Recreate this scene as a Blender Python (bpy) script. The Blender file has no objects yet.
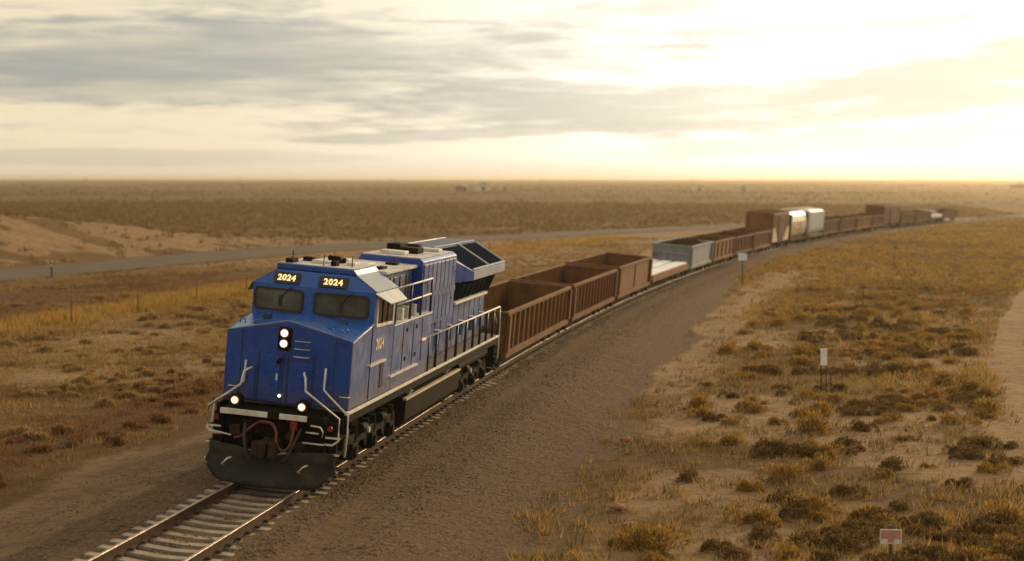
import bpy, bmesh, math, random
import numpy as np
from mathutils import Vector, Matrix
random.seed(7); RNG = np.random.default_rng(11)
SC = bpy.context.scene
COL = SC.collection
PI = math.pi
def rad(a): return math.radians(a)

# ------------------------------------------------------------------ camera
YAW, FPX = -0.162, 1750.0
PITCH = math.atan(100.5 / FPX)
CAM = Vector((11.75, -38.7, 6.87))
cd = bpy.data.cameras.new('camera'); cam = bpy.data.objects.new('camera', cd); COL.objects.link(cam)
cam.location = CAM
cam.rotation_euler = (PI / 2 - PITCH, 0, -YAW)
cd.sensor_width = 36.0; cd.lens = 36.0 * FPX / 1024.0
cd.clip_start = 0.5; cd.clip_end = 40000
cd.dof.use_dof = True; cd.dof.focus_distance = 44.0; cd.dof.aperture_fstop = 0.7
SC.camera = cam

# ------------------------------------------------------------------ light, sky, exposure
SUN_AZ, SUN_EL = rad(24), rad(15)              # azimuth measured from +Y towards +X
SC.view_settings.view_transform = 'Standard'; SC.view_settings.look = 'None'
SC.view_settings.exposure = 0.0; SC.view_settings.gamma = 1.0
sd = bpy.data.lights.new('sun', 'SUN'); so = bpy.data.objects.new('sun', sd); COL.objects.link(so)
sd.energy = 3.5; sd.angle = rad(15); sd.color = (1.0, 0.72, 0.40)
so.rotation_euler = Vector((math.sin(SUN_AZ) * math.cos(SUN_EL), math.cos(SUN_AZ) * math.cos(SUN_EL), math.sin(SUN_EL))).to_track_quat('Z', 'Y').to_euler()
so.location = (60, 60, 60)

class NT:
    """tiny helper that writes maths into a node tree"""
    def __init__(s, tree): s.t = tree; s.n = tree.nodes; s.l = tree.links
    def add(s, kind, **kw):
        n = s.n.new(kind)
        for k, v in kw.items(): setattr(n, k, v)
        return n
    def put(s, sock, v):
        if isinstance(v, bpy.types.NodeSocket): s.l.new(v, sock)
        else: sock.default_value = v
    def m(s, op, a, b=0.0, c=0.0):
        n = s.add('ShaderNodeMath', operation=op)
        s.put(n.inputs[0], a); s.put(n.inputs[1], b)
        if len(n.inputs) > 2: s.put(n.inputs[2], c)
        return n.outputs[0]
    def step(s, x, lo, hi, a=0.0, b=1.0):
        n = s.add('ShaderNodeMapRange', interpolation_type='SMOOTHSTEP')
        s.put(n.inputs[0], x); s.put(n.inputs[1], lo); s.put(n.inputs[2], hi); s.put(n.inputs[3], a); s.put(n.inputs[4], b)
        return n.outputs[0]
    def mix(s, f, a, b, mode='MIX'):
        n = s.add('ShaderNodeMix', data_type='RGBA', blend_type=mode)
        s.put(n.inputs[0], f)
        for k, v in ((6, a), (7, b)):
            if isinstance(v, (tuple, list)): n.inputs[k].default_value = (v[0], v[1], v[2], 1)
            else: s.l.new(v, n.inputs[k])
        return n.outputs[2]
    def vec(s, x, y, z=0.0):
        n = s.add('ShaderNodeCombineXYZ'); s.put(n.inputs[0], x); s.put(n.inputs[1], y); s.put(n.inputs[2], z); return n.outputs[0]
    def noise(s, v, scale=1.0, detail=5.0, rough=0.55, dist=0.0):
        n = s.add('ShaderNodeTexNoise'); s.put(n.inputs['Vector'], v); n.inputs['Scale'].default_value = scale
        n.inputs['Detail'].default_value = detail; n.inputs['Roughness'].default_value = rough; n.inputs['Distortion'].default_value = dist
        return n.outputs[0]

W = bpy.data.worlds.new('World'); SC.world = W; W.use_nodes = True
wt = W.node_tree; wt.nodes.clear(); k = NT(wt)
tc = k.add('ShaderNodeTexCoord'); sp = k.add('ShaderNodeSeparateXYZ'); k.l.new(tc.outputs['Generated'], sp.inputs[0])
az = k.m('ARCTAN2', sp.outputs[0], sp.outputs[1]); el = k.m('ARCSINE', sp.outputs[2])
# thin overcast, brightest round the veiled sun
da = k.m('DIVIDE', k.m('SUBTRACT', az, 0.20), 0.27); de = k.m('DIVIDE', k.m('SUBTRACT', el, 0.12), 0.24)
r2 = k.m('ADD', k.m('MULTIPLY', da, da), k.m('MULTIPLY', de, de))
glow = k.m('DIVIDE', 1.0, k.m('ADD', 1.0, r2))
v1 = k.noise(k.vec(k.m('MULTIPLY', az, 8.0), k.m('MULTIPLY', el, 60.0), 4.3), 1.0, 6, 0.58, 0.4)
v2 = k.noise(k.vec(k.m('MULTIPLY', az, 20.0), k.m('MULTIPLY', el, 170.0), 1.7), 1.0, 5, 0.6, 0.3)
clear = k.mix(k.step(glow, 0.12, 0.62), (0.94, 0.80, 0.56), (1.6, 1.55, 1.42))
low = k.step(el, 0.004, 0.016, 1.0, 0.0)
clear = k.mix(k.m('MULTIPLY', low, 0.55), clear, k.mix(k.step(glow, 0.15, 0.6), (0.78, 0.74, 0.60), (1.05, 0.90, 0.62)))
grey = k.mix(k.step(glow, 0.12, 0.6), (0.385, 0.385, 0.36), (0.93, 0.87, 0.72))
def blob(a0, e0, wa, we, tilt=0.0):
    x = k.m('SUBTRACT', az, a0); y = k.m('SUBTRACT', k.m('SUBTRACT', el, e0), k.m('MULTIPLY', x, tilt))
    x = k.m('DIVIDE', x, wa); y = k.m('DIVIDE', y, we)
    return k.m('SUBTRACT', 1.0, k.m('ADD', k.m('MULTIPLY', x, x), k.m('MULTIPLY', y, y)))
nz = k.m('ADD', k.m('MULTIPLY', k.m('SUBTRACT', v1, 0.5), 2.7), k.m('MULTIPLY', k.m('SUBTRACT', v2, 0.5), 2.0))
def cloud(b, lo=-0.15, hi=0.75, amt=1.0): return k.m('MULTIPLY', k.step(k.m('ADD', b, nz), lo, hi), amt)
m1 = cloud(blob(-0.35, 0.072, 0.27, 0.019, 0.01), -0.35, 0.8, 0.85)
m2 = cloud(blob(-0.36, 0.054, 0.24, 0.013), -0.4, 0.9, 0.62)
m3 = cloud(blob(-0.08, 0.043, 0.19, 0.015, 0.0), -0.5, 0.7, 0.9)
m4 = cloud(blob(0.085, 0.060, 0.12, 0.013, 0.20), -0.5, 0.7, 0.95)
m9 = cloud(blob(0.05, 0.040, 0.14, 0.006, 0.10), -0.5, 0.7, 0.8)
m10 = cloud(blob(0.02, 0.086, 0.12, 0.004, 0.03), -0.3, 0.8, 0.6)
m7 = cloud(blob(0.03, 0.022, 0.14, 0.007, 0.05), -0.5, 0.8, 0.6)
m8 = cloud(blob(-0.05, 0.100, 0.12, 0.006, 0.08), -0.2, 0.8, 0.4)
m5 = cloud(blob(-0.16, 0.028, 0.12, 0.004, 0.05), -0.1, 0.8, 0.6)
m6 = cloud(blob(-0.42, 0.0125, 0.22, 0.005, 0.0), -0.5, 0.9, 0.35)
top = k.m('MULTIPLY', k.step(k.m('ADD', v1, k.m('MULTIPLY', v2, 0.4)), 0.58, 0.86), k.m('MULTIPLY', k.step(el, 0.088, 0.12), 0.7))
m1 = k.m('MULTIPLY', m1, k.step(v1, 0.25, 0.7, 0.55, 1.05))
streak = k.m('MULTIPLY', k.step(k.m('ADD', k.m('MULTIPLY', v2, 0.65), k.m('MULTIPLY', v1, 0.35)), 0.48, 0.66), k.m('MULTIPLY', k.step(el, 0.010, 0.035), 0.55))
inv = 1.0
for mm in (m1, m2, m3, m4, m5, m6, m7, m8, m9, m10, streak, top): inv = k.m('MULTIPLY', inv, k.m('SUBTRACT', 1.0, mm))
cover = k.m('SUBTRACT', 1.0, inv)
skyc = k.mix(cover, clear, grey)
ns = k.add('ShaderNodeTexSky', sky_type='NISHITA'); ns.sun_disc = False; ns.sun_elevation = SUN_EL; ns.sun_rotation = SUN_AZ
b1 = k.add('ShaderNodeBackground'); k.l.new(ns.outputs[0], b1.inputs[0]); b1.inputs[1].default_value = 0.08
b2 = k.add('ShaderNodeBackground'); k.l.new(skyc, b2.inputs[0]); b2.inputs[1].default_value = 1.0
ms = k.add('ShaderNodeMixShader'); ms.inputs[0].default_value = 0.9
k.l.new(b1.outputs[0], ms.inputs[1]); k.l.new(b2.outputs[0], ms.inputs[2])
wo = k.add('ShaderNodeOutputWorld'); k.l.new(ms.outputs[0], wo.inputs[0])
SC.cycles.volume_bounces = 0
SC.cycles.max_bounces = 6
SC.cycles.sample_clamp_indirect = 4.0

# ------------------------------------------------------------------ track geometry
PHI, RAD, S0 = 0.086, 863.0, 18.0
def frame(s):
    if s <= S0: return Vector((0, s)), 0.0
    a = (s - S0) / RAD
    return Vector((RAD * (1 - math.cos(a)), S0 + RAD * math.sin(a))), a
def track_pt(s, x, z):
    o, a = frame(s)
    xx = x * math.cos(PHI) + z * math.sin(PHI); zz = -x * math.sin(PHI) + z * math.cos(PHI)
    return Vector((o.x + xx * math.cos(a), o.y - xx * math.sin(a), zz))
def ground_pt(s, d, z):
    o, a = frame(s)
    return Vector((o.x + d * math.cos(a), o.y - d * math.sin(a), z))
def lat(x, y):
    """signed distance to the right of the track centre line"""
    x = np.asarray(x, float); y = np.asarray(y, float)
    return np.where(y < S0, x, RAD - np.sqrt((RAD - x) ** 2 + (y - S0) ** 2))
def sstep(x, a, b):
    t = np.clip((np.asarray(x, float) - a) / (b - a), 0, 1); return t * t * (3 - 2 * t)
_h = RNG.random((256, 256))
def vnoise(x, y):
    x = np.asarray(x, float); y = np.asarray(y, float)
    xi = np.floor(x).astype(int); yi = np.floor(y).astype(int); fx = x - xi; fy = y - yi
    fx = fx * fx * (3 - 2 * fx); fy = fy * fy * (3 - 2 * fy)
    g = lambda i, j: _h[i % 256, j % 256]
    return (g(xi, yi) * (1 - fx) + g(xi + 1, yi) * fx) * (1 - fy) + (g(xi, yi + 1) * (1 - fx) + g(xi + 1, yi + 1) * fx) * fy
def fbm(x, y, o=4):
    v = 0; a = 0.5; t = 0
    for i in range(o):
        v = v + a * vnoise(x * 2 ** i + 17 * i, y * 2 ** i + 31 * i); t += a; a *= 0.55
    return v / t
ROAD = [(-60, -60), (-58, -10), (-56, 40), (-52.6, 78), (-50, 98), (-46.8, 118), (-42.4, 141), (-37, 160), (-29.3, 184), (-16.7, 213), (-1, 245), (18, 276), (45, 312), (80, 350), (150, 415)]
def poly_sample(pts, n):
    P = np.array(pts, float); t = np.linspace(0, len(P) - 1, n); out = []
    for q in t:                                        # Catmull-Rom
        i = min(int(q), len(P) - 2); f = q - i
        p0, p1, p2, p3 = P[max(i - 1, 0)], P[i], P[i + 1], P[min(i + 2, len(P) - 1)]
        out.append(0.5 * (2 * p1 + (p2 - p0) * f + (2 * p0 - 5 * p1 + 4 * p2 - p3) * f * f + (3 * p1 - p0 - 3 * p2 + p3) * f ** 3))
    return np.array(out)
ROADC = poly_sample(ROAD, 160)
TRAIL = [(18.3, -60), (18.9, -10), (19.2, 12), (20.0, 28), (21.9, 48), (24.6, 66), (28.2, 88), (33.4, 115), (42.4, 150), (60, 210)]
TRAILC = poly_sample(TRAIL, 100)
def line_dist(C_, x, y):
    """signed distance to a polyline (positive on its left), for arrays"""
    x = np.asarray(x, float); y = np.asarray(y, float); best = np.full(x.shape, 1e9); sg = np.zeros(x.shape)
    for i in range(len(C_) - 1):
        a, b = C_[i], C_[i + 1]; d = b - a; L = d @ d
        t = np.clip(((x - a[0]) * d[0] + (y - a[1]) * d[1]) / L, 0, 1)
        dx = x - a[0] - t * d[0]; dy = y - a[1] - t * d[1]; q = dx * dx + dy * dy
        cr = d[0] * dy - d[1] * dx
        up = q < best; best = np.where(up, q, best); sg = np.where(up, np.sign(cr), sg)
    return np.sqrt(best) * np.where(sg == 0, 1, sg)
def roadq(x, y):
    x = np.asarray(x, float); y = np.asarray(y, float)
    near = (np.abs(x) < 320) & (y > -330) & (y < 520)
    q = np.where(x < -150, 400.0, -400.0)
    if near.any(): q = np.where(near, 0, q).astype(float); q[near] = line_dist(ROADC, x[near], y[near])
    return q
FIELD = -0.7
def ground_h(x, y, q=None):
    x = np.atleast_1d(np.asarray(x, float)); y = np.atleast_1d(np.asarray(y, float))
    d = lat(x, y); ad = np.abs(d)
    if q is None: q = roadq(x, y)
    base = FIELD + 0.22 * (fbm(x * .06, y * .06, 3) - .5) * sstep(ad, 7, 20) + 0.10 * (fbm(x * .5, y * .5, 3) - .5) * sstep(ad, 5, 9)
    s = 1 - sstep(ad, 2.2, 6.5)
    crown = -0.275 - d * math.tan(PHI) * (1 - sstep(ad, 1.5, 3.6)) + .10 * (fbm(x * 1.3, y * 1.3, 2) - .5) + .055 * np.exp(-((d + 1.25) / .35) ** 2) + .135 * np.exp(-((d - 1.42) / .42) ** 2)
    h = base * (1 - s) + crown * s
    bank = sstep(q, 5.5, 26) * (1 - sstep(y, 110, 190)) * (4.9 + 1.2 * (fbm(x * .05 + 9, y * .05, 3) - .5))
    bank = bank * (1 - sstep(q, 120, 420))
    h = h + bank + bank * .25 * (fbm(x * .25, y * .25, 3) - .5)
    D = np.sqrt((x - CAM.x) ** 2 + (y - CAM.y) ** 2)
    h = h + sstep(D, 500, 5200) * (7.5 + 5.0 * (fbm(x * .0011 + 5, y * .0011 + 3, 3) - .5)) + sstep(D, 200, 900) * 0.9 * (fbm(x * .006, y * .006, 3) - .5)
    return h
def gz(x, y): return float(ground_h(x, y)[0])

# ------------------------------------------------------------------ mesh and object helpers
class MB:
    """collects simple shapes; build() links them as one mesh object"""
    def __init__(s): s.v = []; s.f = []; s.sm = []
    def raw(s, v, f, smooth=False):
        n = len(s.v); s.v += [tuple(p) for p in v]; s.f += [tuple(i + n for i in q) for q in f]; s.sm += [smooth] * len(f); return s
    def box(s, x0, x1, y0, y1, z0, z1, M=None):
        v = [(x, y, z) for x in (x0, x1) for y in (y0, y1) for z in (z0, z1)]
        if M is not None: v = [M @ Vector(p) for p in v]
        return s.raw(v, [(0, 1, 3, 2), (4, 6, 7, 5), (0, 4, 5, 1), (2, 3, 7, 6), (0, 2, 6, 4), (1, 5, 7, 3)])
    def prism(s, poly, a0, a1, axis='y'):
        """poly in the plane across the axis, counter-clockwise or not; normals are fixed on build"""
        def P(u, w, t): return (u, t, w) if axis == 'y' else ((t, u, w) if axis == 'x' else (u, w, t))
        n = len(poly); v = [P(u, w, a0) for u, w in poly] + [P(u, w, a1) for u, w in poly]
        return s.raw(v, [tuple(range(n)), tuple(range(2 * n - 1, n - 1, -1))] + [(i, (i + 1) % n + 0, (i + 1) % n + n, i + n) for i in range(n)])
    def cyl(s, p, q, r, n=10, r2=None, cap=True):
        p, q = Vector(p), Vector(q); r2 = r if r2 is None else r2
        M = (q - p).to_track_quat('Z', 'Y').to_matrix()
        v = []
        for c, rr in ((p, r), (q, r2)):
            for i in range(n): v.append(c + M @ Vector((rr * math.cos(2 * PI * i / n), rr * math.sin(2 * PI * i / n), 0)))
        f = [(i, (i + 1) % n, (i + 1) % n + n, i + n) for i in range(n)]
        s.raw(v, f, True)
        if cap: s.raw(v[:n], [tuple(range(n - 1, -1, -1))]); s.raw(v[n:], [tuple(range(n))])
        return s
    def tube(s, pts, r, n=7):
        pts = [Vector(p) for p in pts]; rings = []
        for i, p in enumerate(pts):
            t = (pts[min(i + 1, len(pts) - 1)] - pts[max(i - 1, 0)]).normalized()
            M = t.to_track_quat('Z', 'Y').to_matrix()
            rings.append([p + M @ Vector((r * math.cos(2 * PI * j / n), r * math.sin(2 * PI * j / n), 0)) for j in range(n)])
        v = [q for g in rings for q in g]
        f = [(a * n + j, a * n + (j + 1) % n, (a + 1) * n + (j + 1) % n, (a + 1) * n + j) for a in range(len(pts) - 1) for j in range(n)]
        f += [tuple(range(n - 1, -1, -1)), tuple((len(pts) - 1) * n + j for j in range(n))]
        return s.raw(v, f, True)
    def mesh(s, name):
        me = bpy.data.meshes.new(name); me.from_pydata(s.v, [], s.f)
        me.polygons.foreach_set('use_smooth', s.sm)
        bm = bmesh.new(); bm.from_mesh(me); bmesh.ops.recalc_face_normals(bm, faces=bm.faces); bm.to_mesh(me); bm.free()
        return me
    def build(s, name, mat, parent=None, bevel=0.0, label=None):
        o = link(name, s.mesh(name), mat, parent)
        if bevel:
            b = o.modifiers.new('bevel', 'BEVEL'); b.width = bevel; b.segments = 2; b.limit_method = 'ANGLE'; b.angle_limit = rad(35)
        if label: o['label'] = label
        return o
def link(name, me, mat=None, parent=None):
    o = bpy.data.objects.new(name, me)
    if mat is not None and not me.materials: me.materials.append(mat)
    COL.objects.link(o)
    if parent is not None: o.parent = parent
    return o
def part(name, me, parent, loc=(0, 0, 0), rot=(0, 0, 0), scale=None):
    o = bpy.data.objects.new(name, me); COL.objects.link(o); o.parent = parent; o.location = loc; o.rotation_euler = rot
    if scale: o.scale = scale
    return o
def thing(name, label, cat, loc=(0, 0, 0), rot=(0, 0, 0), group=None):
    o = bpy.data.objects.new(name, None); COL.objects.link(o); o.location = loc; o.rotation_euler = rot
    o.empty_display_size = 0.3
    return tag(o, label, cat, group)
def tag(o, label, cat, group=None):
    o['label'] = label; o['category'] = cat
    if group: o['group'] = group
    return o
def kind(o, k_): o['kind'] = k_; return o
def big_mesh(name, V, F, mat, parent=None, attrs=None):
    """numpy arrays to one mesh; F is an (n,3) or (n,4) array"""
    me = bpy.data.meshes.new(name); nv, nf, w = len(V), len(F), F.shape[1]
    me.vertices.add(nv); me.vertices.foreach_set('co', np.ascontiguousarray(V, dtype=np.float32).ravel())
    me.loops.add(nf * w); me.loops.foreach_set('vertex_index', np.ascontiguousarray(F, dtype=np.int32).ravel())
    me.polygons.add(nf); me.polygons.foreach_set('loop_start', np.arange(0, nf * w, w, dtype=np.int32))
    if attrs:
        for an, arr in attrs.items():
            a = me.attributes.new(an, 'FLOAT_COLOR', 'POINT'); a.data.foreach_set('color', np.ascontiguousarray(arr, dtype=np.float32).ravel())
    me.update(calc_edges=True); me.validate()
    return link(name, me, mat, parent)

# ------------------------------------------------------------------ materials
def material(name):
    m = bpy.data.materials.new(name); m.use_nodes = True; t = NT(m.node_tree); b = t.n['Principled BSDF']; return m, t, b
def obj_co(t): return t.add('ShaderNodeTexCoord').outputs['Object']
def plain(name, c, rough=0.6, metal=0.0, var=0.25, scale=3.0, bump=0.0, dust=None, spec=0.5, grime=None, low=None):
    """base colour broken by noise; dust settles on faces that look up; grime in noise patches"""
    m, t, b = material(name); co = obj_co(t)
    n = t.noise(co, scale, 6, 0.6)
    col = t.mix(t.step(n, 0.3, 0.7), tuple(x * (1 - var) for x in c), tuple(min(1, x * (1 + var)) for x in c))
    if grime:
        n2 = t.noise(co, scale * .45, 7, 0.68); col = t.mix(t.m('MULTIPLY', t.step(n2, 0.48, 0.72), grime[3]), col, grime[:3])
    if dust:
        g = t.add('ShaderNodeNewGeometry'); s_ = t.add('ShaderNodeSeparateXYZ'); t.l.new(g.outputs['Normal'], s_.inputs[0])
        n3 = t.noise(co, scale * 2.2, 6, 0.65)
        f = t.m('MULTIPLY', t.step(s_.outputs[2], 0.25, 0.9), t.step(n3, dust[4], dust[4] + .25))
        col = t.mix(t.m('MULTIPLY', f, dust[3]), col, dust[:3])
    if low:                                            # road dirt thrown up on the lower panels
        s2 = t.add('ShaderNodeSeparateXYZ'); t.l.new(co, s2.inputs[0]); n4 = t.noise(co, 1.1, 7, .7)
        hgt = t.m('ADD', s2.outputs[2], t.m('MULTIPLY', t.m('SUBTRACT', n4, .5), 1.6))
        col = t.mix(t.m('MULTIPLY', t.step(hgt, low[0], low[1], 1.0, 0.0), low[3]), col, low[2])
    t.put(b.inputs['Base Color'], col)
    t.put(b.inputs['Roughness'], t.step(n, 0.2, 0.8, max(0.05, rough - .12), min(1, rough + .12)))
    b.inputs['Metallic'].default_value = metal; b.inputs['Specular IOR Level'].default_value = spec
    if bump:
        bp = t.add('ShaderNodeBump'); bp.inputs['Strength'].default_value = bump; bp.inputs['Distance'].default_value = 0.02
        t.l.new(t.noise(co, scale * 6, 6, 0.7), bp.inputs['Height']); t.l.new(bp.outputs[0], b.inputs['Normal'])
    return m
def streaked(name, c1, c2, c3, rough=0.75):
    """rusty painted steel with vertical runs"""
    m, t, b = material(name); co = obj_co(t)
    mp = t.add('ShaderNodeMapping'); mp.inputs['Scale'].default_value = (3, 3, .35); t.l.new(co, mp.inputs[0])
    a = t.noise(mp.outputs[0], 1.6, 7, .65); n = t.noise(co, .9, 6, .65)
    col = t.mix(t.step(a, .35, .65), c1, c2); col = t.mix(t.m('MULTIPLY', t.step(n, .47, .68), .8), col, c3)
    t.put(b.inputs['Base Color'], col); b.inputs['Roughness'].default_value = rough; b.inputs['Specular IOR Level'].default_value = .12
    bp = t.add('ShaderNodeBump'); bp.inputs['Strength'].default_value = .25; bp.inputs['Distance'].default_value = .02
    t.l.new(t.noise(co, 9, 6, .7), bp.inputs['Height']); t.l.new(bp.outputs[0], b.inputs['Normal'])
    return m
def glow_mat(name, c, s):
    m, t, b = material(name); b.inputs['Base Color'].default_value = (.9, .85, .7, 1)
    b.inputs['Emission Color'].default_value = (*c, 1); b.inputs['Emission Strength'].default_value = s; return m
M = {}
DUST = (.42, .36, .29)
M['blue'] = plain('blue_paint', (.005, .053, .31), .28, 0, .12, 1.5, dust=(.22, .26, .36, .3, .5), grime=(.012, .05, .19, .5), low=(1.7, 2.5, (.075, .060, .050), .55))
M['blue_skylit'] = plain('blue_paint_skylit', (.012, .085, .36), .28, 0, .12, 1.5, grime=(.03, .09, .27, .5))  # same blue made brighter, skylight painted into the colour
M['navy'] = plain('dark_blue_paint', (.008, .018, .055), .5, 0, .2, 3)
M['deck'] = plain('dusty_walkway', (.10, .085, .07), .8, 0, .3, 2, .2)
M['cool'] = plain('pale_blue_grey_panel', (.24, .27, .34), .55, 0, .12, 1.5, spec=.25, grime=(.20, .22, .28, .4))
M['blue_sheen'] = plain('blue_paint_sheen', (.105, .155, .36), .34, 0, .15, 2.0, dust=(*DUST, .3, .5), grime=(.20, .21, .28, .6), low=(1.7, 2.4, (.17, .14, .11), .6))  # flank blue, lightened to carry sky sheen as well as dust film
M['roof'] = plain('pale_roof', (.52, .50, .475), .75, 0, .2, 2.5, .2, spec=.2, grime=(.13, .13, .14, .75))
M['trim'] = plain('white_trim', (.60, .57, .52), .6, 0, .15, 4, grime=(.28, .24, .19, .6))
M['dark'] = plain('dark_steel', (.009, .008, .007), .8, 0, .4, 3, .2, spec=.06, grime=(.026, .018, .012, .5))
M['plow'] = plain('plow_steel', (.020, .018, .016), .65, 0, .25, 3, .15, spec=.2, grime=(.07, .048, .030, .8))
M['black'] = plain('black_rubber', (.012, .012, .012), .5)
M['glass'] = plain('cab_glass', (.045, .047, .040), .07, 0, .5, 1.1, grime=(.20, .185, .15, .8), spec=.8)
M['sideglass'] = plain('side_glass', (.035, .028, .02), .08, 0, .5, 3, grime=(.16, .11, .06, .7), spec=.8)
M['grimy'] = plain('grimy_iron', (.035, .023, .015), .85, 0, .5, 5, .3, spec=.1, grime=(.07, .042, .024, .6))
M['screen'] = plain('radiator_screen', (.010, .016, .026), .95, 0, .3, 8, .2, spec=.0)
M['red'] = plain('red_hose', (.12, .022, .020), .6)
M['yellow'] = plain('cream_digits', (.95, .78, .36), .6, 0, .05); _b = M['yellow'].node_tree.nodes['Principled BSDF']
_b.inputs['Emission Color'].default_value = (1, .78, .34, 1); _b.inputs['Emission Strength'].default_value = .75   # lit number boards
M['tan'] = plain('pale_digits', (.62, .55, .45), .6)
M['lamp'] = glow_mat('lamp_glow', (1.0, .88, .62), 2.2)
M['reflector'] = glow_mat('lamp_halo', (1.0, .36, .09), .45); M['reflector'].node_tree.nodes['Principled BSDF'].inputs['Base Color'].default_value = (.05, .03, .02, 1)  # ring glows by itself, standing in for the lamp's warm halo
M['redlamp'] = plain('red_lens', (.22, .015, .012), .35)
M['tank'] = plain('fuel_tank_steel', (.014, .010, .007), .75, 0, .3, 1.5, .1, spec=.04, grime=(.045, .031, .02, .5))
M['pink'] = plain('faded_pink_tip', (.75, .42, .36), .6)
M['rail'] = plain('rail_steel', (.075, .047, .031), .8, 0, .3, 5, .15, spec=.08)
M['railtop'] = plain('worn_rail_top', (.32, .25, .19), .45, .5, .15, 8)
M['tie'] = plain('concrete_tie', (.31, .26, .20), .85, 0, .3, 4, .3, grime=(.13, .09, .055, .8))
M['rust'] = streaked('rust_orange', (.140, .062, .022), (.195, .092, .034), (.070, .033, .014))
M['rustred'] = streaked('rust_red', (.138, .052, .021), (.185, .078, .033), (.075, .032, .014))
M['rustdark'] = streaked('rust_brown', (.075, .026, .011), (.105, .038, .016), (.045, .018, .009))
M['inside'] = streaked('rust_inside', (.095, .052, .023), (.065, .034, .015), (.038, .020, .010), 1.0); M['inside'].node_tree.nodes['Principled BSDF'].inputs['Specular IOR Level'].default_value = 0
M['silver'] = streaked('grey_galvanised', (.17, .19, .22), (.25, .27, .30), (.11, .10, .095), .55)
M['white'] = plain('dirty_white_paint', (.66, .68, .72), .5, 0, .12, 1.2, grime=(.42, .38, .34, .5))
M['hopper'] = plain('cream_hopper_paint', (.50, .43, .30), .32, .0, .15, 1.0, grime=(.26, .18, .09, .6))
M['deckwhite'] = plain('white_deck_sheet', (.70, .71, .74), .6, 0, .12, 1.5, .1)
M['load'] = plain('dark_soil_load', (.030, .017, .010), 1.0, 0, .5, 1.2, .8, spec=.0)
M['pale'] = plain('pale_patch_paint', (.48, .40, .28), .7, 0, .25, 2)
M['asphalt'] = plain('worn_asphalt', (.108, .080, .061), .95, 0, .2, .35, .1, spec=.15)
M['wood'] = plain('weathered_post', (.085, .058, .038), .85, 0, .3, 5, .3)
M['sign_white'] = plain('sign_white', (.80, .80, .80), .5, 0, .04)
M['sign_blue'] = plain('sign_pale_blue', (.62, .70, .86), .5, 0, .05)
M['sign_pink'] = plain('sign_faded_red', (.42, .20, .16), .55, 0, .2, 8)
M['barn'] = plain('shed_sheet', (.60, .57, .52), .5, 0, .1)
M['barnroof'] = plain('shed_roof', (.38, .33, .28), .5, 0, .1)
M['stone'] = plain('pink_rock', (.32, .15, .085), .9, 0, .4, 9, .7, grime=(.15, .10, .06, .6))

def attr_leaf(name, trans=.25, rough=.8):
    """plant material: the plant's own colour comes from its 'tint' attribute"""
    m, t, b = material(name); a = t.add('ShaderNodeAttribute'); a.attribute_name = 'tint'
    t.l.new(a.outputs['Color'], b.inputs['Base Color']); b.inputs['Roughness'].default_value = rough; b.inputs['Specular IOR Level'].default_value = .15
    tr = t.add('ShaderNodeBsdfTranslucent'); t.l.new(a.outputs['Color'], tr.inputs[0])
    mx = t.add('ShaderNodeMixShader'); mx.inputs[0].default_value = trans
    t.l.new(b.outputs[0], mx.inputs[1]); t.l.new(tr.outputs[0], mx.inputs[2]); t.l.new(mx.outputs[0], t.n['Material Output'].inputs[0])
    return m
M['grass'] = attr_leaf('dry_grass_blades', .45); M['leaf'] = attr_leaf('shrub_leaves', .4)

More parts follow.
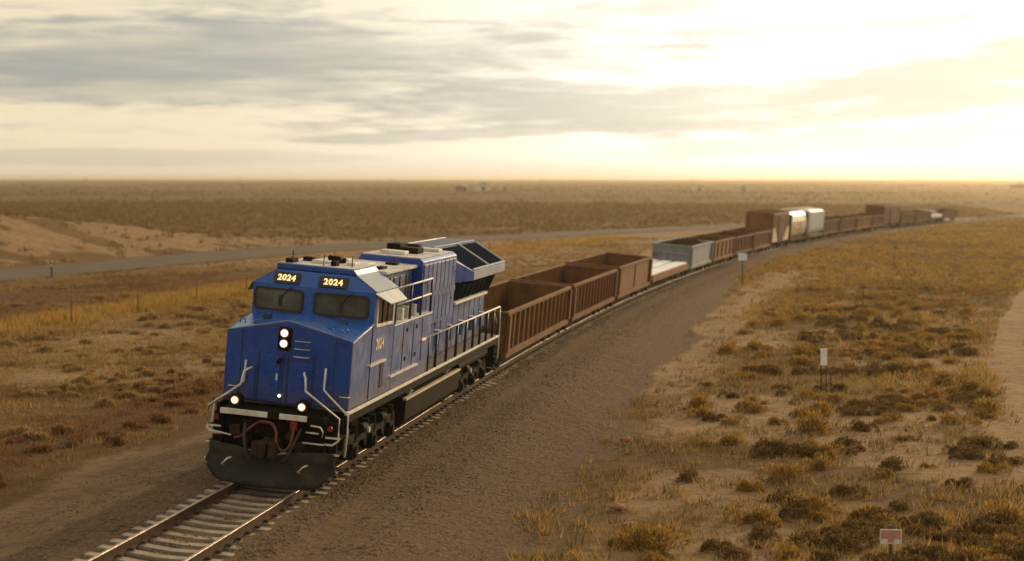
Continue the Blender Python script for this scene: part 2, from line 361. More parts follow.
def ground_material():
    m, t, b = material('prairie_ground'); co = obj_co(t); a = t.add('ShaderNodeAttribute'); a.attribute_name = 'zone'
    s_ = t.add('ShaderNodeSeparateColor'); t.l.new(a.outputs['Color'], s_.inputs[0]); grav, sand, gold, redd = s_.outputs[0], s_.outputs[1], s_.outputs[2], a.outputs['Alpha']
    n1 = t.noise(co, .035, 6, .62); n2 = t.noise(co, .45, 6, .65); n3 = t.noise(co, 3.5, 5, .7); n4 = t.noise(co, 11.0, 4, .7)
    mp = t.add('ShaderNodeMapping'); mp.inputs['Scale'].default_value = (.35, 1.0, 1); mp.inputs['Rotation'].default_value = (0, 0, .15); t.l.new(co, mp.inputs[0])
    nf = t.noise(mp.outputs[0], .0035, 6, .62)
    edge = t.m('ADD', t.m('MULTIPLY', t.m('SUBTRACT', n2, .5), 1.1), t.m('MULTIPLY', t.m('SUBTRACT', n3, .5), .5))
    def msk(z, lo=.35, hi=.65): return t.step(t.m('ADD', z, edge), lo, hi)
    c = t.mix(t.step(n1, .36, .64), (.130, .074, .028), (.190, .115, .045))
    c = t.mix(t.step(nf, .40, .62), c, (.105, .066, .026))
    c = t.mix(t.m('MULTIPLY', t.step(n2, .45, .7), .55), c, (.088, .050, .020))
    c = t.mix(t.m('MULTIPLY', msk(redd), .7), c, (.112, .053, .024))
    c = t.mix(t.m('MULTIPLY', msk(gold), .9), c, (.26, .160, .055))
    sandc = t.mix(t.step(n2, .35, .7), (.31, .205, .112), (.235, .145, .074))
    c = t.mix(msk(sand, .38, .60), c, sandc)
    c = t.mix(t.m('MULTIPLY', t.step(n3, .50, .70), .6), c, (.078, .045, .018))
    n5 = t.noise(co, 1.3, 6, .72); c = t.mix(t.m('MULTIPLY', t.step(n5, .50, .66), .5), c, (.100, .058, .022))
    n6 = t.noise(co, 6.0, 5, .8); gc = t.mix(t.step(t.m('ADD', t.m('MULTIPLY', n4, .5), t.m('MULTIPLY', n6, .5)), .40, .60), (.072, .046, .027), (.172, .113, .066))
    gc = t.mix(t.m('MULTIPLY', t.step(n1, .4, .65), .3), gc, (.165, .100, .048))
    c = t.mix(t.step(t.m('ADD', grav, t.m('MULTIPLY', edge, .5)), .35, .65), c, gc)
    t.put(b.inputs['Base Color'], c); b.inputs['Roughness'].default_value = .95; b.inputs['Specular IOR Level'].default_value = .1
    bp = t.add('ShaderNodeBump'); bp.inputs['Strength'].default_value = .9; bp.inputs['Distance'].default_value = .09
    t.l.new(t.m('ADD', t.m('ADD', t.m('MULTIPLY', n3, .9), t.m('MULTIPLY', n4, .5)), t.m('MULTIPLY', n5, 2.0)), bp.inputs['Height']); t.l.new(bp.outputs[0], b.inputs['Normal'])
    return m
M['ground'] = ground_material()

# ------------------------------------------------------------------ ground, road
def axis_pts(a, b, st, far_lo, far_hi, grow):
    p = list(np.arange(a, b + 1e-6, st)); s_ = st; x = b
    while x < far_hi: s_ *= grow; x += s_; p.append(x)
    s_ = st; x = a; lo = []
    while x > far_lo: s_ *= grow; x -= s_; lo.append(x)
    return np.array(lo[::-1] + p)
def zones(x, y, q):
    d = lat(x, y); ad = np.abs(d); wob = 2.2 * (fbm(x * .16, y * .16, 3) - .5)
    behind = sstep(y, -400, -200)
    lim = y < 460
    shr = 2.6 * sstep(y, 55, 112); gravR = (1 - sstep(d + wob + shr, 5.6, 7.4)) * (d > 0); gravL = (1 - sstep(-d + wob, 5.4, 8.0)) * (1 - .52 * sstep(-d, 1.8, 3.2)) * (d <= 0)
    grav = np.where(lim, np.where(d > 0, gravR, gravL), 0)
    nb = fbm(x * .11 + 3, y * .11, 4); nb2 = fbm(x * .045 + 40, y * .045 + 7, 4)
    sand = np.zeros_like(x)
    right = (d > 5) * sstep(x, 5, 9) * (1 - sstep(y, 180, 420))
    sand = np.maximum(sand, right * sstep(nb * .65 + nb2 * .35, .44, .62) * .80)
    drift = np.exp(-((d - 6.9) / 1.9) ** 2) * sstep(y, 16, 30) * (1 - sstep(y, 120, 180))
    sand = np.maximum(sand, drift * 1.2)
    tl = np.abs(line_dist(TRAILC, np.where(lim, x, 1e4), y)) if x.size < 4e5 else 99
    sand = np.maximum(sand, (1 - sstep(tl, .55, 1.1)) * 1.2)
    bank = sstep(q, 5, 8) * (1 - sstep(q, 22, 34)) * (1 - sstep(y, 165, 205))
    sand = np.maximum(sand, bank * sstep(fbm(x * .2, y * .2, 3), .25, .5))
    for cx, cy, rx, ry in ((-20.5, 40, 5, 7), (-15.5, 24.5, 3.5, 3.5), (-11.5, 31, 2.5, 5), (-26, 28, 4, 5)):
        sand = np.maximum(sand, np.exp(-((x - cx) / rx) ** 2 - ((y - cy) / ry) ** 2) * 1.0)
    sand = np.maximum(sand, .62 * (d < 0) * sstep(-d, 1.8, 3.0) * (1 - sstep(-d + wob, 6.0, 8.2)) * lim)
    sand = np.maximum(sand, .85 * (d < 0) * sstep(-d, 5, 9) * (q < -5) * sstep(y, 80, 125) * (1 - sstep(y, 260, 330)) * (.6 + .6 * nb))  # paler sand far left; distant haze is put into the colour
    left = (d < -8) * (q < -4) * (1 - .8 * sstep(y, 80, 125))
    gold = left * np.exp(-((d + 28.0) / 4.2) ** 2) * sstep(y, 10, 35) + left * np.exp(-((d + 17) / 6.0) ** 2) * .55 * nb * 2 * (y < 60)
    gold = gold + (d > 8) * sstep(nb2, .48, .65) * .5
    red = left * np.exp(-((d + 38) / 5.0) ** 2) + left * np.exp(-((d + 9.5) / 1.8) ** 2) * .8
    return np.stack([grav, np.clip(sand, 0, 1.3), np.clip(gold, 0, 1), np.clip(red, 0, 1)], -1)
gx = axis_pts(-75, 60, .62, -7600, 7600, 1.11); gy = axis_pts(-30, 190, .75, -330, 8200, 1.075)
X, Y = np.meshgrid(gx, gy); xf, yf = X.ravel(), Y.ravel(); qf = roadq(xf, yf)
Vg = np.stack([xf, yf, ground_h(xf, yf, qf)], 1)
# sink the sheet a little under the asphalt
Vg[:, 2] -= np.where(np.abs(qf) < 5.3, .06, 0)
nx, ny = len(gx), len(gy); i_ = np.arange(nx * ny).reshape(ny, nx)
Fg = np.stack([i_[:-1, :-1], i_[:-1, 1:], i_[1:, 1:], i_[1:, :-1]], -1).reshape(-1, 4)
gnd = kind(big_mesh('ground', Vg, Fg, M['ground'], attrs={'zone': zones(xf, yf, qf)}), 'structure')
gnd.data.polygons.foreach_set('use_smooth', [True] * len(Fg))

def ribbon(name, C_, half, mat, lift, cols=5):
    V = []; n = len(C_)
    for i in range(n):
        t = C_[min(i + 1, n - 1)] - C_[max(i - 1, 0)]; t = t / np.linalg.norm(t); nr = np.array([t[1], -t[0]])
        for j in range(cols):
            p = C_[i] + nr * half * (2 * j / (cols - 1) - 1); V.append((p[0], p[1], gz(p[0], p[1]) + lift))
    V = np.array(V); ii = np.arange(n * cols).reshape(n, cols)
    F = np.stack([ii[:-1, :-1], ii[:-1, 1:], ii[1:, 1:], ii[1:, :-1]], -1).reshape(-1, 4)
    return kind(big_mesh(name, V, F, mat), 'structure')
ribbon('road', poly_sample(ROAD, 300), 5.1, M['asphalt'], .03)

# ------------------------------------------------------------------ railway track
def sweep(profile, s0, s1, step):
    """closed profile (x,z) in the canted track plane swept along the line"""
    ss = np.arange(s0, s1 + .01, step); n = len(profile); v = []; f = []
    for s_ in ss: v += [track_pt(s_, x, z) for x, z in profile]
    for a in range(len(ss) - 1): f += [(a * n + j, a * n + (j + 1) % n, (a + 1) * n + (j + 1) % n, (a + 1) * n + j) for j in range(n)]
    f += [tuple(range(n)), tuple((len(ss) - 1) * n + j for j in range(n))[::-1]]
    return v, f
track = thing('railway_track', 'curving single railway track on pale concrete ties under the train', 'railway track')
for sx in (-1, 1):
    c = sx * .755
    v, f = sweep([(c - .075, -.19), (c + .075, -.19), (c + .07, -.165), (c + .012, -.15), (c + .012, -.05), (c + .036, -.035), (c + .036, -.006), (c - .036, -.006), (c - .036, -.035), (c - .012, -.05), (c - .012, -.15), (c - .07, -.165)], -30, 290, 2.5)
    rail = MB().raw(v, f).build('rail', M['rail'], track)
    v, f = sweep([(c - .034, -.006), (c + .034, -.006), (c + .030, 0), (c - .030, 0)], -30, 290, 2.5)
    MB().raw(v, f).build('rail_top', M['railtop'], rail)
tb = MB()
prof = [(-1.3, .0), (-.95, .0), (-.6, -.02), (0, -.05), (.6, -.02), (.95, 0), (1.3, 0)]
pl = [(x, -.19 + z) for x, z in prof] + [(1.3, -.42), (-1.3, -.42)]
tb.prism(pl, -.125, .125); tie_me = tb.mesh('tie'); tie_me.materials.append(M['tie'])
fb = MB()
for sx in (-1, 1):
    for o_ in (-.12, .12): fb.box(sx * .755 + o_ - .045, sx * .755 + o_ + .045, -.06, .06, -.185, -.135)
far = MB(); clips = MB(); s_ = -16.0; nt = 0
while s_ < 290:
    o, a = frame(s_)
    if nt < 300:
        part('tie', tie_me, track, (o.x + random.uniform(-.02, .02), o.y, random.uniform(-.012, .006)), (0, PHI, -a + random.uniform(-.012, .012)))
    else:
        far.raw([track_pt(s_ + dy, x, z) for dy in (-.125, .125) for x in (-1.3, 1.3) for z in (-.42, -.19)], [(0, 1, 3, 2), (4, 6, 7, 5), (0, 4, 5, 1), (2, 3, 7, 6), (0, 2, 6, 4), (1, 5, 7, 3)])
    if s_ < 110:
        T = Matrix.Translation((o.x, o.y, 0)) @ Matrix.Rotation(-a, 4, 'Z') @ Matrix.Rotation(PHI, 4, 'Y')
        clips.raw([T @ Vector(p) for p in fb.v], fb.f)
    nt += 1; s_ += .61
kind(far.build('distant_ties', M['tie'], track), 'stuff'); kind(clips.build('rail_clips', M['rail'], track), 'stuff')

# loose ballast stones along the line
def stones(name, n, mat, fn, size):
    base = np.array([(0, 0, 1), (1, 0, .1), (.3, .95, 0), (-.8, .6, .1), (-.8, -.6, 0), (.3, -.95, .1)]); tri = np.array([(0, 1, 2), (0, 2, 3), (0, 3, 4), (0, 4, 5), (0, 5, 1)])
    P = fn(n); n = len(P); s_ = RNG.uniform(size[0], size[1], (n, 1, 1)); a = RNG.uniform(0, 2 * PI, n)
    B = base[None] * (1 + RNG.uniform(-.35, .35, (n, 6, 3))) * s_ * np.array([1, 1, .8])
    c_, sn = np.cos(a)[:, None], np.sin(a)[:, None]
    Bx = B[:, :, 0] * c_ - B[:, :, 1] * sn; By = B[:, :, 0] * sn + B[:, :, 1] * c_
    V = np.stack([Bx, By, B[:, :, 2]], -1) + P[:, None, :]
    tone = RNG.uniform(.55, 1.35, (n, 1)); hue = RNG.uniform(-.02, .02, (n, 1))
    C_ = np.concatenate([.118 * tone + hue, .080 * tone, .050 * tone - hue * .5, np.ones((n, 1))], 1)
    F = (tri[None] + (np.arange(n) * 6)[:, None, None]).reshape(-1, 3)
    return kind(big_mesh(name, V.reshape(-1, 3), F, mat, attrs={'tint': np.repeat(C_, 6, 0)}), 'stuff')
def stone_pts(n):
    s_ = -14 + 125 * RNG.random(n) ** 1.5; d = np.where(RNG.random(n) < .6, RNG.normal(0, 1.9, n), RNG.uniform(-6, 6.5, n))
    a = np.maximum(0, (s_ - S0) / RAD); ox = np.where(s_ > S0, RAD * (1 - np.cos(a)), 0); oy = np.where(s_ > S0, S0 + RAD * np.sin(a), s_)
    x = ox + d * np.cos(a); y = oy - d * np.sin(a)
    return np.stack([x, y, ground_h(x, y) - .005], 1)
mt, tt, bb = material('ballast_stone'); at = tt.add('ShaderNodeAttribute'); at.attribute_name = 'tint'; tt.l.new(at.outputs['Color'], bb.inputs['Base Color']); bb.inputs['Roughness'].default_value = .9
stones('ballast_stones', 60000, mt, stone_pts, (.020, .046))
# ------------------------------------------------------------------ locomotive
L = thing('locomotive', 'blue diesel locomotive number 2024 with lit headlights leading the train', 'locomotive', (0, 0, 0), (0, PHI, 0), None)
def text_mesh(txt, size, depth=.006, fat=.012):
    cu = bpy.data.curves.new('digits', 'FONT'); cu.body = txt; cu.size = size; cu.extrude = depth; cu.offset = fat
    cu.align_x = 'CENTER'; cu.align_y = 'CENTER'; cu.space_character = 1.12
    o = bpy.data.objects.new('digits', cu); COL.objects.link(o); dg = bpy.context.evaluated_depsgraph_get()
    me = bpy.data.meshes.new_from_object(o.evaluated_get(dg)); bpy.data.objects.remove(o); bpy.data.curves.remove(cu)
    me.name = 'digits'; return me
def rrect(x0, x1, z0, z1, r, n=4):
    out = []
    for cx, cz, a in ((x1 - r, z1 - r, 0), (x0 + r, z1 - r, 90), (x0 + r, z0 + r, 180), (x1 - r, z0 + r, 270)):
        out += [(cx + r * math.cos(rad(a + 90 * i / n)), cz + r * math.sin(rad(a + 90 * i / n))) for i in range(n + 1)]
    return out
def slab(fn, poly, o0, o1):
    """polygon mapped by fn(u, w, off) and given thickness"""
    n = len(poly); v = [fn(u, w, o0) for u, w in poly] + [fn(u, w, o1) for u, w in poly]
    return MB().raw(v, [tuple(range(n)), tuple(range(2 * n - 1, n - 1, -1))] + [(i, (i + 1) % n, (i + 1) % n + n, i + n) for i in range(n)])
def ringslab(fn, po, pi_, o0, o1):
    n = len(po); v = [fn(u, w, o) for o in (o0, o1) for pl_ in (po, pi_) for u, w in pl_]; f = []
    for i in range(n):
        j = (i + 1) % n
        f += [(i, j, n + j, n + i), (2 * n + i, 3 * n + i, 3 * n + j, 2 * n + j), (i, 2 * n + i, 2 * n + j, j), (n + i, n + j, 3 * n + j, 3 * n + i)]
    return MB().raw(v, f)
FRONT = lambda u, w, o: (u, 1.50 + .118 * abs(u) + (w - 1.74) * .008 - o, w)
UPPER = lambda u, w, o: (u, 1.50 + .118 * abs(u) + .02 + (w - 4.33) * .5 - o, w)
NOSE = lambda u, w, o: (u, -.28 + .12 * abs(u) - o, w)

# underframe and walkways
MB().box(-1.25, 1.25, -.55, 19.9, 1.30, 1.62).build('underframe', M['dark'], L)
MB().box(-1.53, 1.53, -.12, 19.95, 1.70, 1.74).build('walkway', M['deck'], L)
for sx in (-1, 1):
    MB().box(sx * 1.47, sx * 1.545, -.32, 19.95, 1.46, 1.665).build('side_sill', M['dark'], L, .01)
    MB().box(sx * 1.48, sx * 1.575, -.34, 19.97, 1.665, 1.735).build('sill_stripe', M['trim'], L, .008)
# nose
v = [(-1.5, -.1, 1.745), (0, -.28, 1.745), (1.5, -.1, 1.745), (1.5, -.1, 3.32), (0, -.28, 3.68), (-1.5, -.1, 3.32),
     (-1.52, 1.66, 1.745), (1.52, 1.66, 1.745), (1.52, 1.66, 3.58), (0, 1.52, 3.72), (-1.52, 1.66, 3.58)]
f = [(0, 1, 4, 5), (1, 2, 3, 4), (5, 4, 9, 10), (4, 3, 8, 9), (2, 7, 8, 3), (0, 5, 10, 6), (0, 6, 7, 2, 1), (6, 10, 9, 8, 7)]
nose = MB().raw(v, f).build('nose', M['blue'], L, .035)
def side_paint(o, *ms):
    """blue lightened by painted sky sheen and dust on the flanks (and a second paint on the front) of a part"""
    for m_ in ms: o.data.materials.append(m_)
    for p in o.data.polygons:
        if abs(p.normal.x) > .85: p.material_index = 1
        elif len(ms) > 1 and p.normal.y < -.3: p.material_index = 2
side_paint(nose, M['blue_sheen'])
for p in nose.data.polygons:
    if p.normal.z > .3: nose.data.materials.append(M['blue_skylit']) if len(nose.data.materials) < 3 else None; p.material_index = 2  # upward faces take the brighter copy with skylight painted in
for u in (-1.1, 1.12):
    slab(NOSE, [(u - .008, 1.8), (u + .008, 1.8), (u + .008, 3.36), (u - .008, 3.36)], -.03, .008).build('seam', M['navy'], nose)
for sx in (-1, 1):
    MB().tube([(sx * 1.495, -.105, 3.325), (sx * .03, -.285, 3.685)], .012, 5).build('edge_highlight', M['cool'], nose)  # bright edge highlights laid on as pale strips
    MB().tube([(sx * 1.50, -.105, 3.32), (sx * 1.522, 1.66, 3.585)], .014, 5).build('edge_highlight', M['cool'], nose)
MB().cyl((-.08, -.30, 1.95), (-.08, -.335, 1.95), .035, 10).build('step_light', M['lamp'], L)
for x in (-.66, -.06, .06, .66):
    slab(NOSE, [(x - .018, 1.79), (x + .018, 1.79), (x + .018, 2.9), (x - .018, 2.9)], -.03, .010).build('door_seam', M['navy'], nose)
for x in (-1.25, -.9, .85, 1.2):
    MB().tube([(x - .06, .25, 3.47), (x - .06, .25, 3.56), (x + .06, .25, 3.56), (x + .06, .25, 3.47)], .015, 5).build('lifting_eye', M['blue_skylit'], L)
for x, y in ((-.9, 1.0), (.95, 1.05), (.3, .9)):
    MB().box(x - .09, x + .09, y - .08, y + .08, 3.5, 3.66).build('nose_fitting', M['navy'], L, .02)
door = slab(NOSE, rrect(-.62, -.12, 1.80, 2.85, .05), -.05, .035).build('nose_door', M['blue'], L, .01)
slab(NOSE, [(-.2, 2.3), (-.16, 2.3), (-.16, 2.45), (-.2, 2.45)], .03, .06).build('handle', M['trim'], door)
slab(NOSE, rrect(.10, .62, 1.80, 2.72, .05), -.05, .03).build('nose_hatch', M['blue'], L, .01)
slab(NOSE, [(-.95, 1.80), (-.72, 1.80), (-.72, 2.60), (-.95, 2.60)], -.05, .03).build('nose_locker', M['blue'], L, .01)
slab(NOSE, [(.80, 1.80), (1.02, 1.80), (1.02, 2.60), (.80, 2.60)], -.05, .03).build('nose_locker', M['blue'], L, .01)
for z in (2.88, 3.06, 3.24):
    MB().tube([(.18, -.28, z), (.20, -.34, z), (.52, -.30, z - .005), (.54, -.22, z - .005)], .011).build('grab_iron', M['trim'], L)
for x in (-1.34, 1.30):
    MB().tube([(x, -.1, 2.05), (x, -.19, 2.05), (x + .2, -.21, 2.05), (x + .2, -.1, 2.05)], .014).build('grab_iron', M['trim'], L)
hl = slab(NOSE, rrect(-.20, .10, 3.0, 3.54, .07), -.1, .09).build('headlight', M['dark'], L, .012)
for z in (3.40, 3.16):
    MB().cyl((-.05, -.36, z), (-.05, -.395, z), .078, 18).build('bulb', M['lamp'], hl)
    MB().cyl((-.05, -.36, z), (-.05, -.375, z), .105, 18).build('reflector', M['reflector'], hl)
    MB().tube([(-.05 + .115 * math.cos(a), -.38, z + .115 * math.sin(a)) for a in np.linspace(0, 2 * PI, 19)], .016, 5).build('rim', M['dark'], hl)
for x in (-.95, .62):
    d_ = MB().cyl((x, -.62, 1.83), (x, -.86, 1.83), .15, 14).box(x - .05, x + .05, -.75, -.66, 1.60, 1.75).build('ditch_light', M['dark'], L)
    MB().cyl((x, -.858, 1.83), (x, -.868, 1.83), .098, 16).build('reflector', M['reflector'], d_)
    MB().cyl((x, -.86, 1.83), (x, -.885, 1.83), .070, 16).build('bulb', M['lamp'], d_)
MB().cyl((-.12, -.36, 2.78), (-.10, -.52, 2.74), .05, 8).build('nose_socket', M['dark'], L)
# cab
def yF(x): return 1.50 + .118 * abs(x)
v = [(-1.52, 1.68, 1.75), (0, 1.5, 1.75), (1.52, 1.68, 1.75), (1.52, 1.70, 4.33), (.95, 1.80, 4.68), (0, 1.69, 4.68), (-.95, 1.80, 4.68), (-1.52, 1.70, 4.33), (0, 1.52, 4.33)]
bk = [(x, 3.9, z) for x, y, z in (v[0], v[2], v[3], v[4], v[6], v[7])]
v = v + bk
f = [(0, 1, 8, 7), (1, 2, 3, 8), (8, 3, 4, 5), (7, 8, 5, 6), (2, 10, 11, 3), (3, 11, 12, 4), (4, 12, 13, 6, 5), (6, 13, 14, 7), (7, 14, 9, 0), (9, 14, 13, 12, 11, 10), (0, 9, 10, 2, 1)]
cab = MB().raw(v, f).build('cab', M['blue_skylit'], L, .03); side_paint(cab, M['blue_sheen'])
for sx in (-1, 1):
    x0, x1 = (.05, 1.38) if sx > 0 else (.20, 1.47)
    po = rrect(x0, x1, 3.69, 4.24, .12); pi_ = rrect(x0 + .05, x1 - .05, 3.74, 4.19, .09)
    po = [(sx * a, b) for a, b in po]; pi_ = [(sx * a, b) for a, b in pi_]
    g = slab(FRONT, pi_, -.02, .012).build('windshield', M['glass'], L)
    ringslab(FRONT, po, pi_, -.02, .04).build('window_gasket', M['black'], g)
    MB().tube([FRONT(sx * .75 + .25, 4.30, .05), FRONT(sx * .75 + .08, 4.16, .045), FRONT(sx * .75 - .02, 4.0, .03)], .013, 5).box(sx * .75 - .08, sx * .75 + .0, FRONT(sx * .75, 4, 0)[1] - .045, FRONT(sx * .75, 4, 0)[1] - .03, 3.82, 4.08).build('wiper', M['black'], g)
    nb = slab(UPPER, [(a, b) for a, b in (rrect(.13, .82, 4.37, 4.62, .03) if sx > 0 else rrect(-1.01, -.35, 4.37, 4.62, .03))], -.05, .05).build('number_board', M['black'], L, .008)
    part('digits', tm := text_mesh('2024', .21, .006, .008), nb, UPPER(.475 if sx > 0 else -.68, 4.495, .060), (PI / 2 - math.atan(.5), 0, sx * math.atan(.118)))
    tm.materials.append(M['yellow'])
    # cab side: window, number, awning, roof slope paled by a painted sky reflection
    SIDE = lambda u, w, o, sx=sx: (sx * (1.52 + o), u, w)
    wpo = [(1.86, 3.50), (3.62, 3.46), (3.62, 4.10), (1.86, 4.24)]; wpi = [(1.94, 3.57), (3.54, 3.53), (3.54, 4.05), (1.94, 4.17)]
    w_ = slab(SIDE, wpi, -.02, .010).build('side_window', M['sideglass'], L)
    ringslab(SIDE, wpo, wpi, -.01, .035).build('window_frame', M['trim'], w_)
    for u in (2.45, 3.0): slab(SIDE, [(u, 3.56), (u + .05, 3.56), (u + .05, 4.10), (u, 4.12)], .008, .028).build('window_bar', M['dark'], w_)
    v_ = [(1.66, 4.30, 1.58), (1.66, 4.32, 3.24), (1.95, 4.02, 3.95), (1.95, 4.02, 2.95)]
    aw = MB().raw([(sx * 1.53, 1.6, 4.325), (sx * 1.53, 3.9, 4.325), (sx * 1.80, 3.9, 4.08), (sx * 1.80, 2.15, 4.08), (sx * 1.53, 1.6, 4.305), (sx * 1.53, 3.9, 4.305), (sx * 1.80, 3.9, 4.06), (sx * 1.80, 2.15, 4.06)],
                  [(0, 1, 2, 3), (7, 6, 5, 4), (0, 4, 5, 1), (1, 5, 6, 2), (2, 6, 7, 3), (3, 7, 4, 0)]).build('awning', M['cool'], L)
    MB().raw([(sx * (1.53 + o * .5), y, 4.335 + o * .7) for o in (.0, .03) for y in (1.72, 3.92)] + [(sx * (.96 + o * .5), y, 4.685 + o * .7) for o in (0, .03) for y in (1.83, 3.92)],
             [(0, 1, 5, 4), (2, 6, 7, 3), (0, 2, 3, 1), (4, 5, 7, 6), (0, 4, 6, 2), (1, 3, 7, 5)]).build('roof_slope', M['cool'], L)
    dg_ = text_mesh('2024', .37); dg_.materials.append(M['tan'])
    part('digits', dg_, cab, (sx * 1.532, 2.42 if sx > 0 else 2.9, 3.06), (PI / 2, 0, sx * PI / 2))
    d2 = slab(SIDE, rrect(2.70, 3.02, 1.95, 2.55, .03), -.02, .02).build('side_vent', M['black'], L)
    slab(SIDE, [(1.5, 2.58), (3.1, 2.58), (3.1, 2.63), (1.5, 2.63)], -.01, .05).build('drip_rail', M['trim'], L)
    slab(SIDE, [(3.70, 2.08), (6.9, 2.08), (6.9, 2.12), (3.70, 2.12)], -.01, .06).build('drip_rail', M['trim'], L)
    slab(SIDE, [(1.60, 1.80), (1.615, 1.80), (1.615, 3.55), (1.60, 3.55)], -.01, .012).build('seam', M['dark'], cab)
# roof cap
rc = MB().prism([(-1.0, 4.69), (1.0, 4.69), (.9, 4.82), (-1.0, 4.82)], 1.80, 4.0).build('roof_cap', M['blue'], L, .02)
MB().box(-.98, .88, 1.86, 3.98, 4.824, 4.84).build('roof_sheet', M['roof'], rc)
for i, (x, y, w, h, d) in enumerate(((-.75, 2.2, .18, .10, .5), (-.2, 2.7, .3, .08, .35), (.3, 2.3, .14, .12, .3), (.55, 3.1, .2, .07, .5), (-.6, 3.2, .25, .1, .3))):
    MB().box(x - w / 2, x + w / 2, y - d / 2, y + d / 2, 4.842, 4.842 + h).build('roof_box', M['trim' if i % 2 else 'dark'], rc, .01)
hn = MB()
for j in range(3): hn.cyl((-.05 + j * .11, 3.5, 4.95), (-.05 + j * .11, 3.12 - .05 * j, 4.97), .03, 8, .07)
hn.box(-.1, .25, 3.45, 3.55, 4.84, 4.97).build('air_horn', M['dark'], rc)
for x, y in ((-.85, 2.6), (.1, 2.0), (.7, 2.4)): MB().cyl((x, y, 4.84), (x, y, 5.1), .012, 5).build('antenna', M['dark'], rc)

# equipment section behind the cab
MB().box(-1.05, 1.05, 3.9, 7.6, 1.745, 4.62).build('equipment_hood', M['blue_sheen'], L, .02)
er = MB().box(-1.22, 1.22, 3.92, 7.58, 4.62, 4.70).build('equipment_roof', M['roof'], L, .015)
for x, y, a, b in ((-.5, 4.6, .5, .7), (.2, 5.6, .4, 1.0), (.85, 4.8, .2, .6), (-.6, 6.5, .4, .5), (.7, 6.7, .3, .4)):
    MB().box(x - a / 2, x + a / 2, y - b / 2, y + b / 2, 4.702, 4.76).build('roof_hatch', M['trim' if a > .3 else 'dark'], er, .01)
for sx in (-1, 1):
    SIDE = lambda u, w, o, sx=sx: (sx * (1.05 + o), u, w)
    b0, b1 = min(sx * 1.05, sx * 1.525), max(sx * 1.05, sx * 1.525)
    bx_ = MB().box(b0, b1, 3.92, 8.45, 1.75, 3.38).build('battery_box', M['blue_sheen'], L, .02)
    MB().box(min(sx * 1.06, sx * 1.54), max(sx * 1.06, sx * 1.54), 3.92, 8.46, 3.383, 3.405).build('box_lid', M['roof'], bx_)
    for u in (5.0, 6.2, 7.3):
        slab(lambda a, b, o, sx=sx: (sx * (1.525 + o), a, b), [(u, 2.15), (u + .02, 2.15), (u + .02, 3.3), (u, 3.3)], -.01, .012).build('seam', M['dark'], bx_)
    for u, z in ((5.35, 3.1), (5.3, 2.35), (6.5, 3.1), (6.5, 2.35)):
        MB().box(min(sx * 1.52, sx * 1.55), max(sx * 1.52, sx * 1.55), u, u + .10, z, z + .10).build('latch', M['dark'], bx_)
    w_ = slab(SIDE, [(4.1, 3.6), (5.15, 3.6), (5.15, 4.48), (4.1, 4.48)], -.02, .012).build('rear_window', M['sideglass'], L)
    for u in (4.1, 4.6, 5.10): slab(SIDE, [(u, 3.58), (u + .06, 3.58), (u + .06, 4.5), (u, 4.5)], .0, .03).build('window_bar', M['trim'], w_)
    for u in (5.45, 6.15, 6.9): slab(SIDE, rrect(u, u + .36, 3.46, 4.46, .05), -.02, .03).build('stanchion_shade', M['black'], L, .01)  # stanchion shadows on the wall, laid on as dark slabs
    for u in (4.0, 5.2, 5.9, 6.7): MB().box(min(sx * 1.2, sx * 1.42), max(sx * 1.2, sx * 1.42), u, u + .22, 3.406, 3.70).build('lit_wall_patch', M['trim'], L, .03)  # lit bits of wall between the shadows, set as white blocks
    for z in (3.88, 4.30):
        MB().tube([(sx * 1.5, 3.95, z), (sx * 1.5, 8.3, z + .02)], .026).build('upper_handrail', M['trim'], L)
    for u in (3.98, 5.7, 7.0, 8.28):
        MB().tube([(sx * 1.5, u, 3.40), (sx * 1.5, u, 4.33)], .035).build('upper_stanchion', M['navy'], L)
# exhaust gas housing
P_ = [(-1.3, 2.95), (1.35, 2.95), (1.35, 4.78), (1.26, 4.85), (-.40, 4.85), (-.55, 4.5), (-1.3, 4.38)]
eg = MB().prism(P_, 7.6, 12.3).build('exhaust_housing', M['blue'], L, .02); side_paint(eg, M['blue_sheen'])
MB().box(-.38, 1.24, 7.68, 12.28, 4.853, 4.875).build('housing_roof', M['roof'], eg)
for j in range(8):
    y = 7.72 + j * .568
    MB().box(1.352, 1.385, y, y + .47, 3.05, 4.70).build('access_door', M['blue_sheen'], eg, .01)
    MB().box(1.385, 1.405, y + .40, y + .43, 3.75, 3.9).build('door_latch', M['trim'], eg)
for x, y, a, b, h in ((.3, 8.6, .7, .5, .10), (.55, 9.7, .5, .8, .16), (-.05, 10.4, .4, .9, .2), (.75, 11.3, .6, .5, .09), (.1, 11.7, .5, .4, .14)):
    MB().box(x - a / 2, x + a / 2, y - b / 2, y + b / 2, 4.877, 4.877 + h).build('exhaust_stack' if h > .13 else 'roof_hatch', M['dark' if h > .13 else 'trim'], eg, .015)
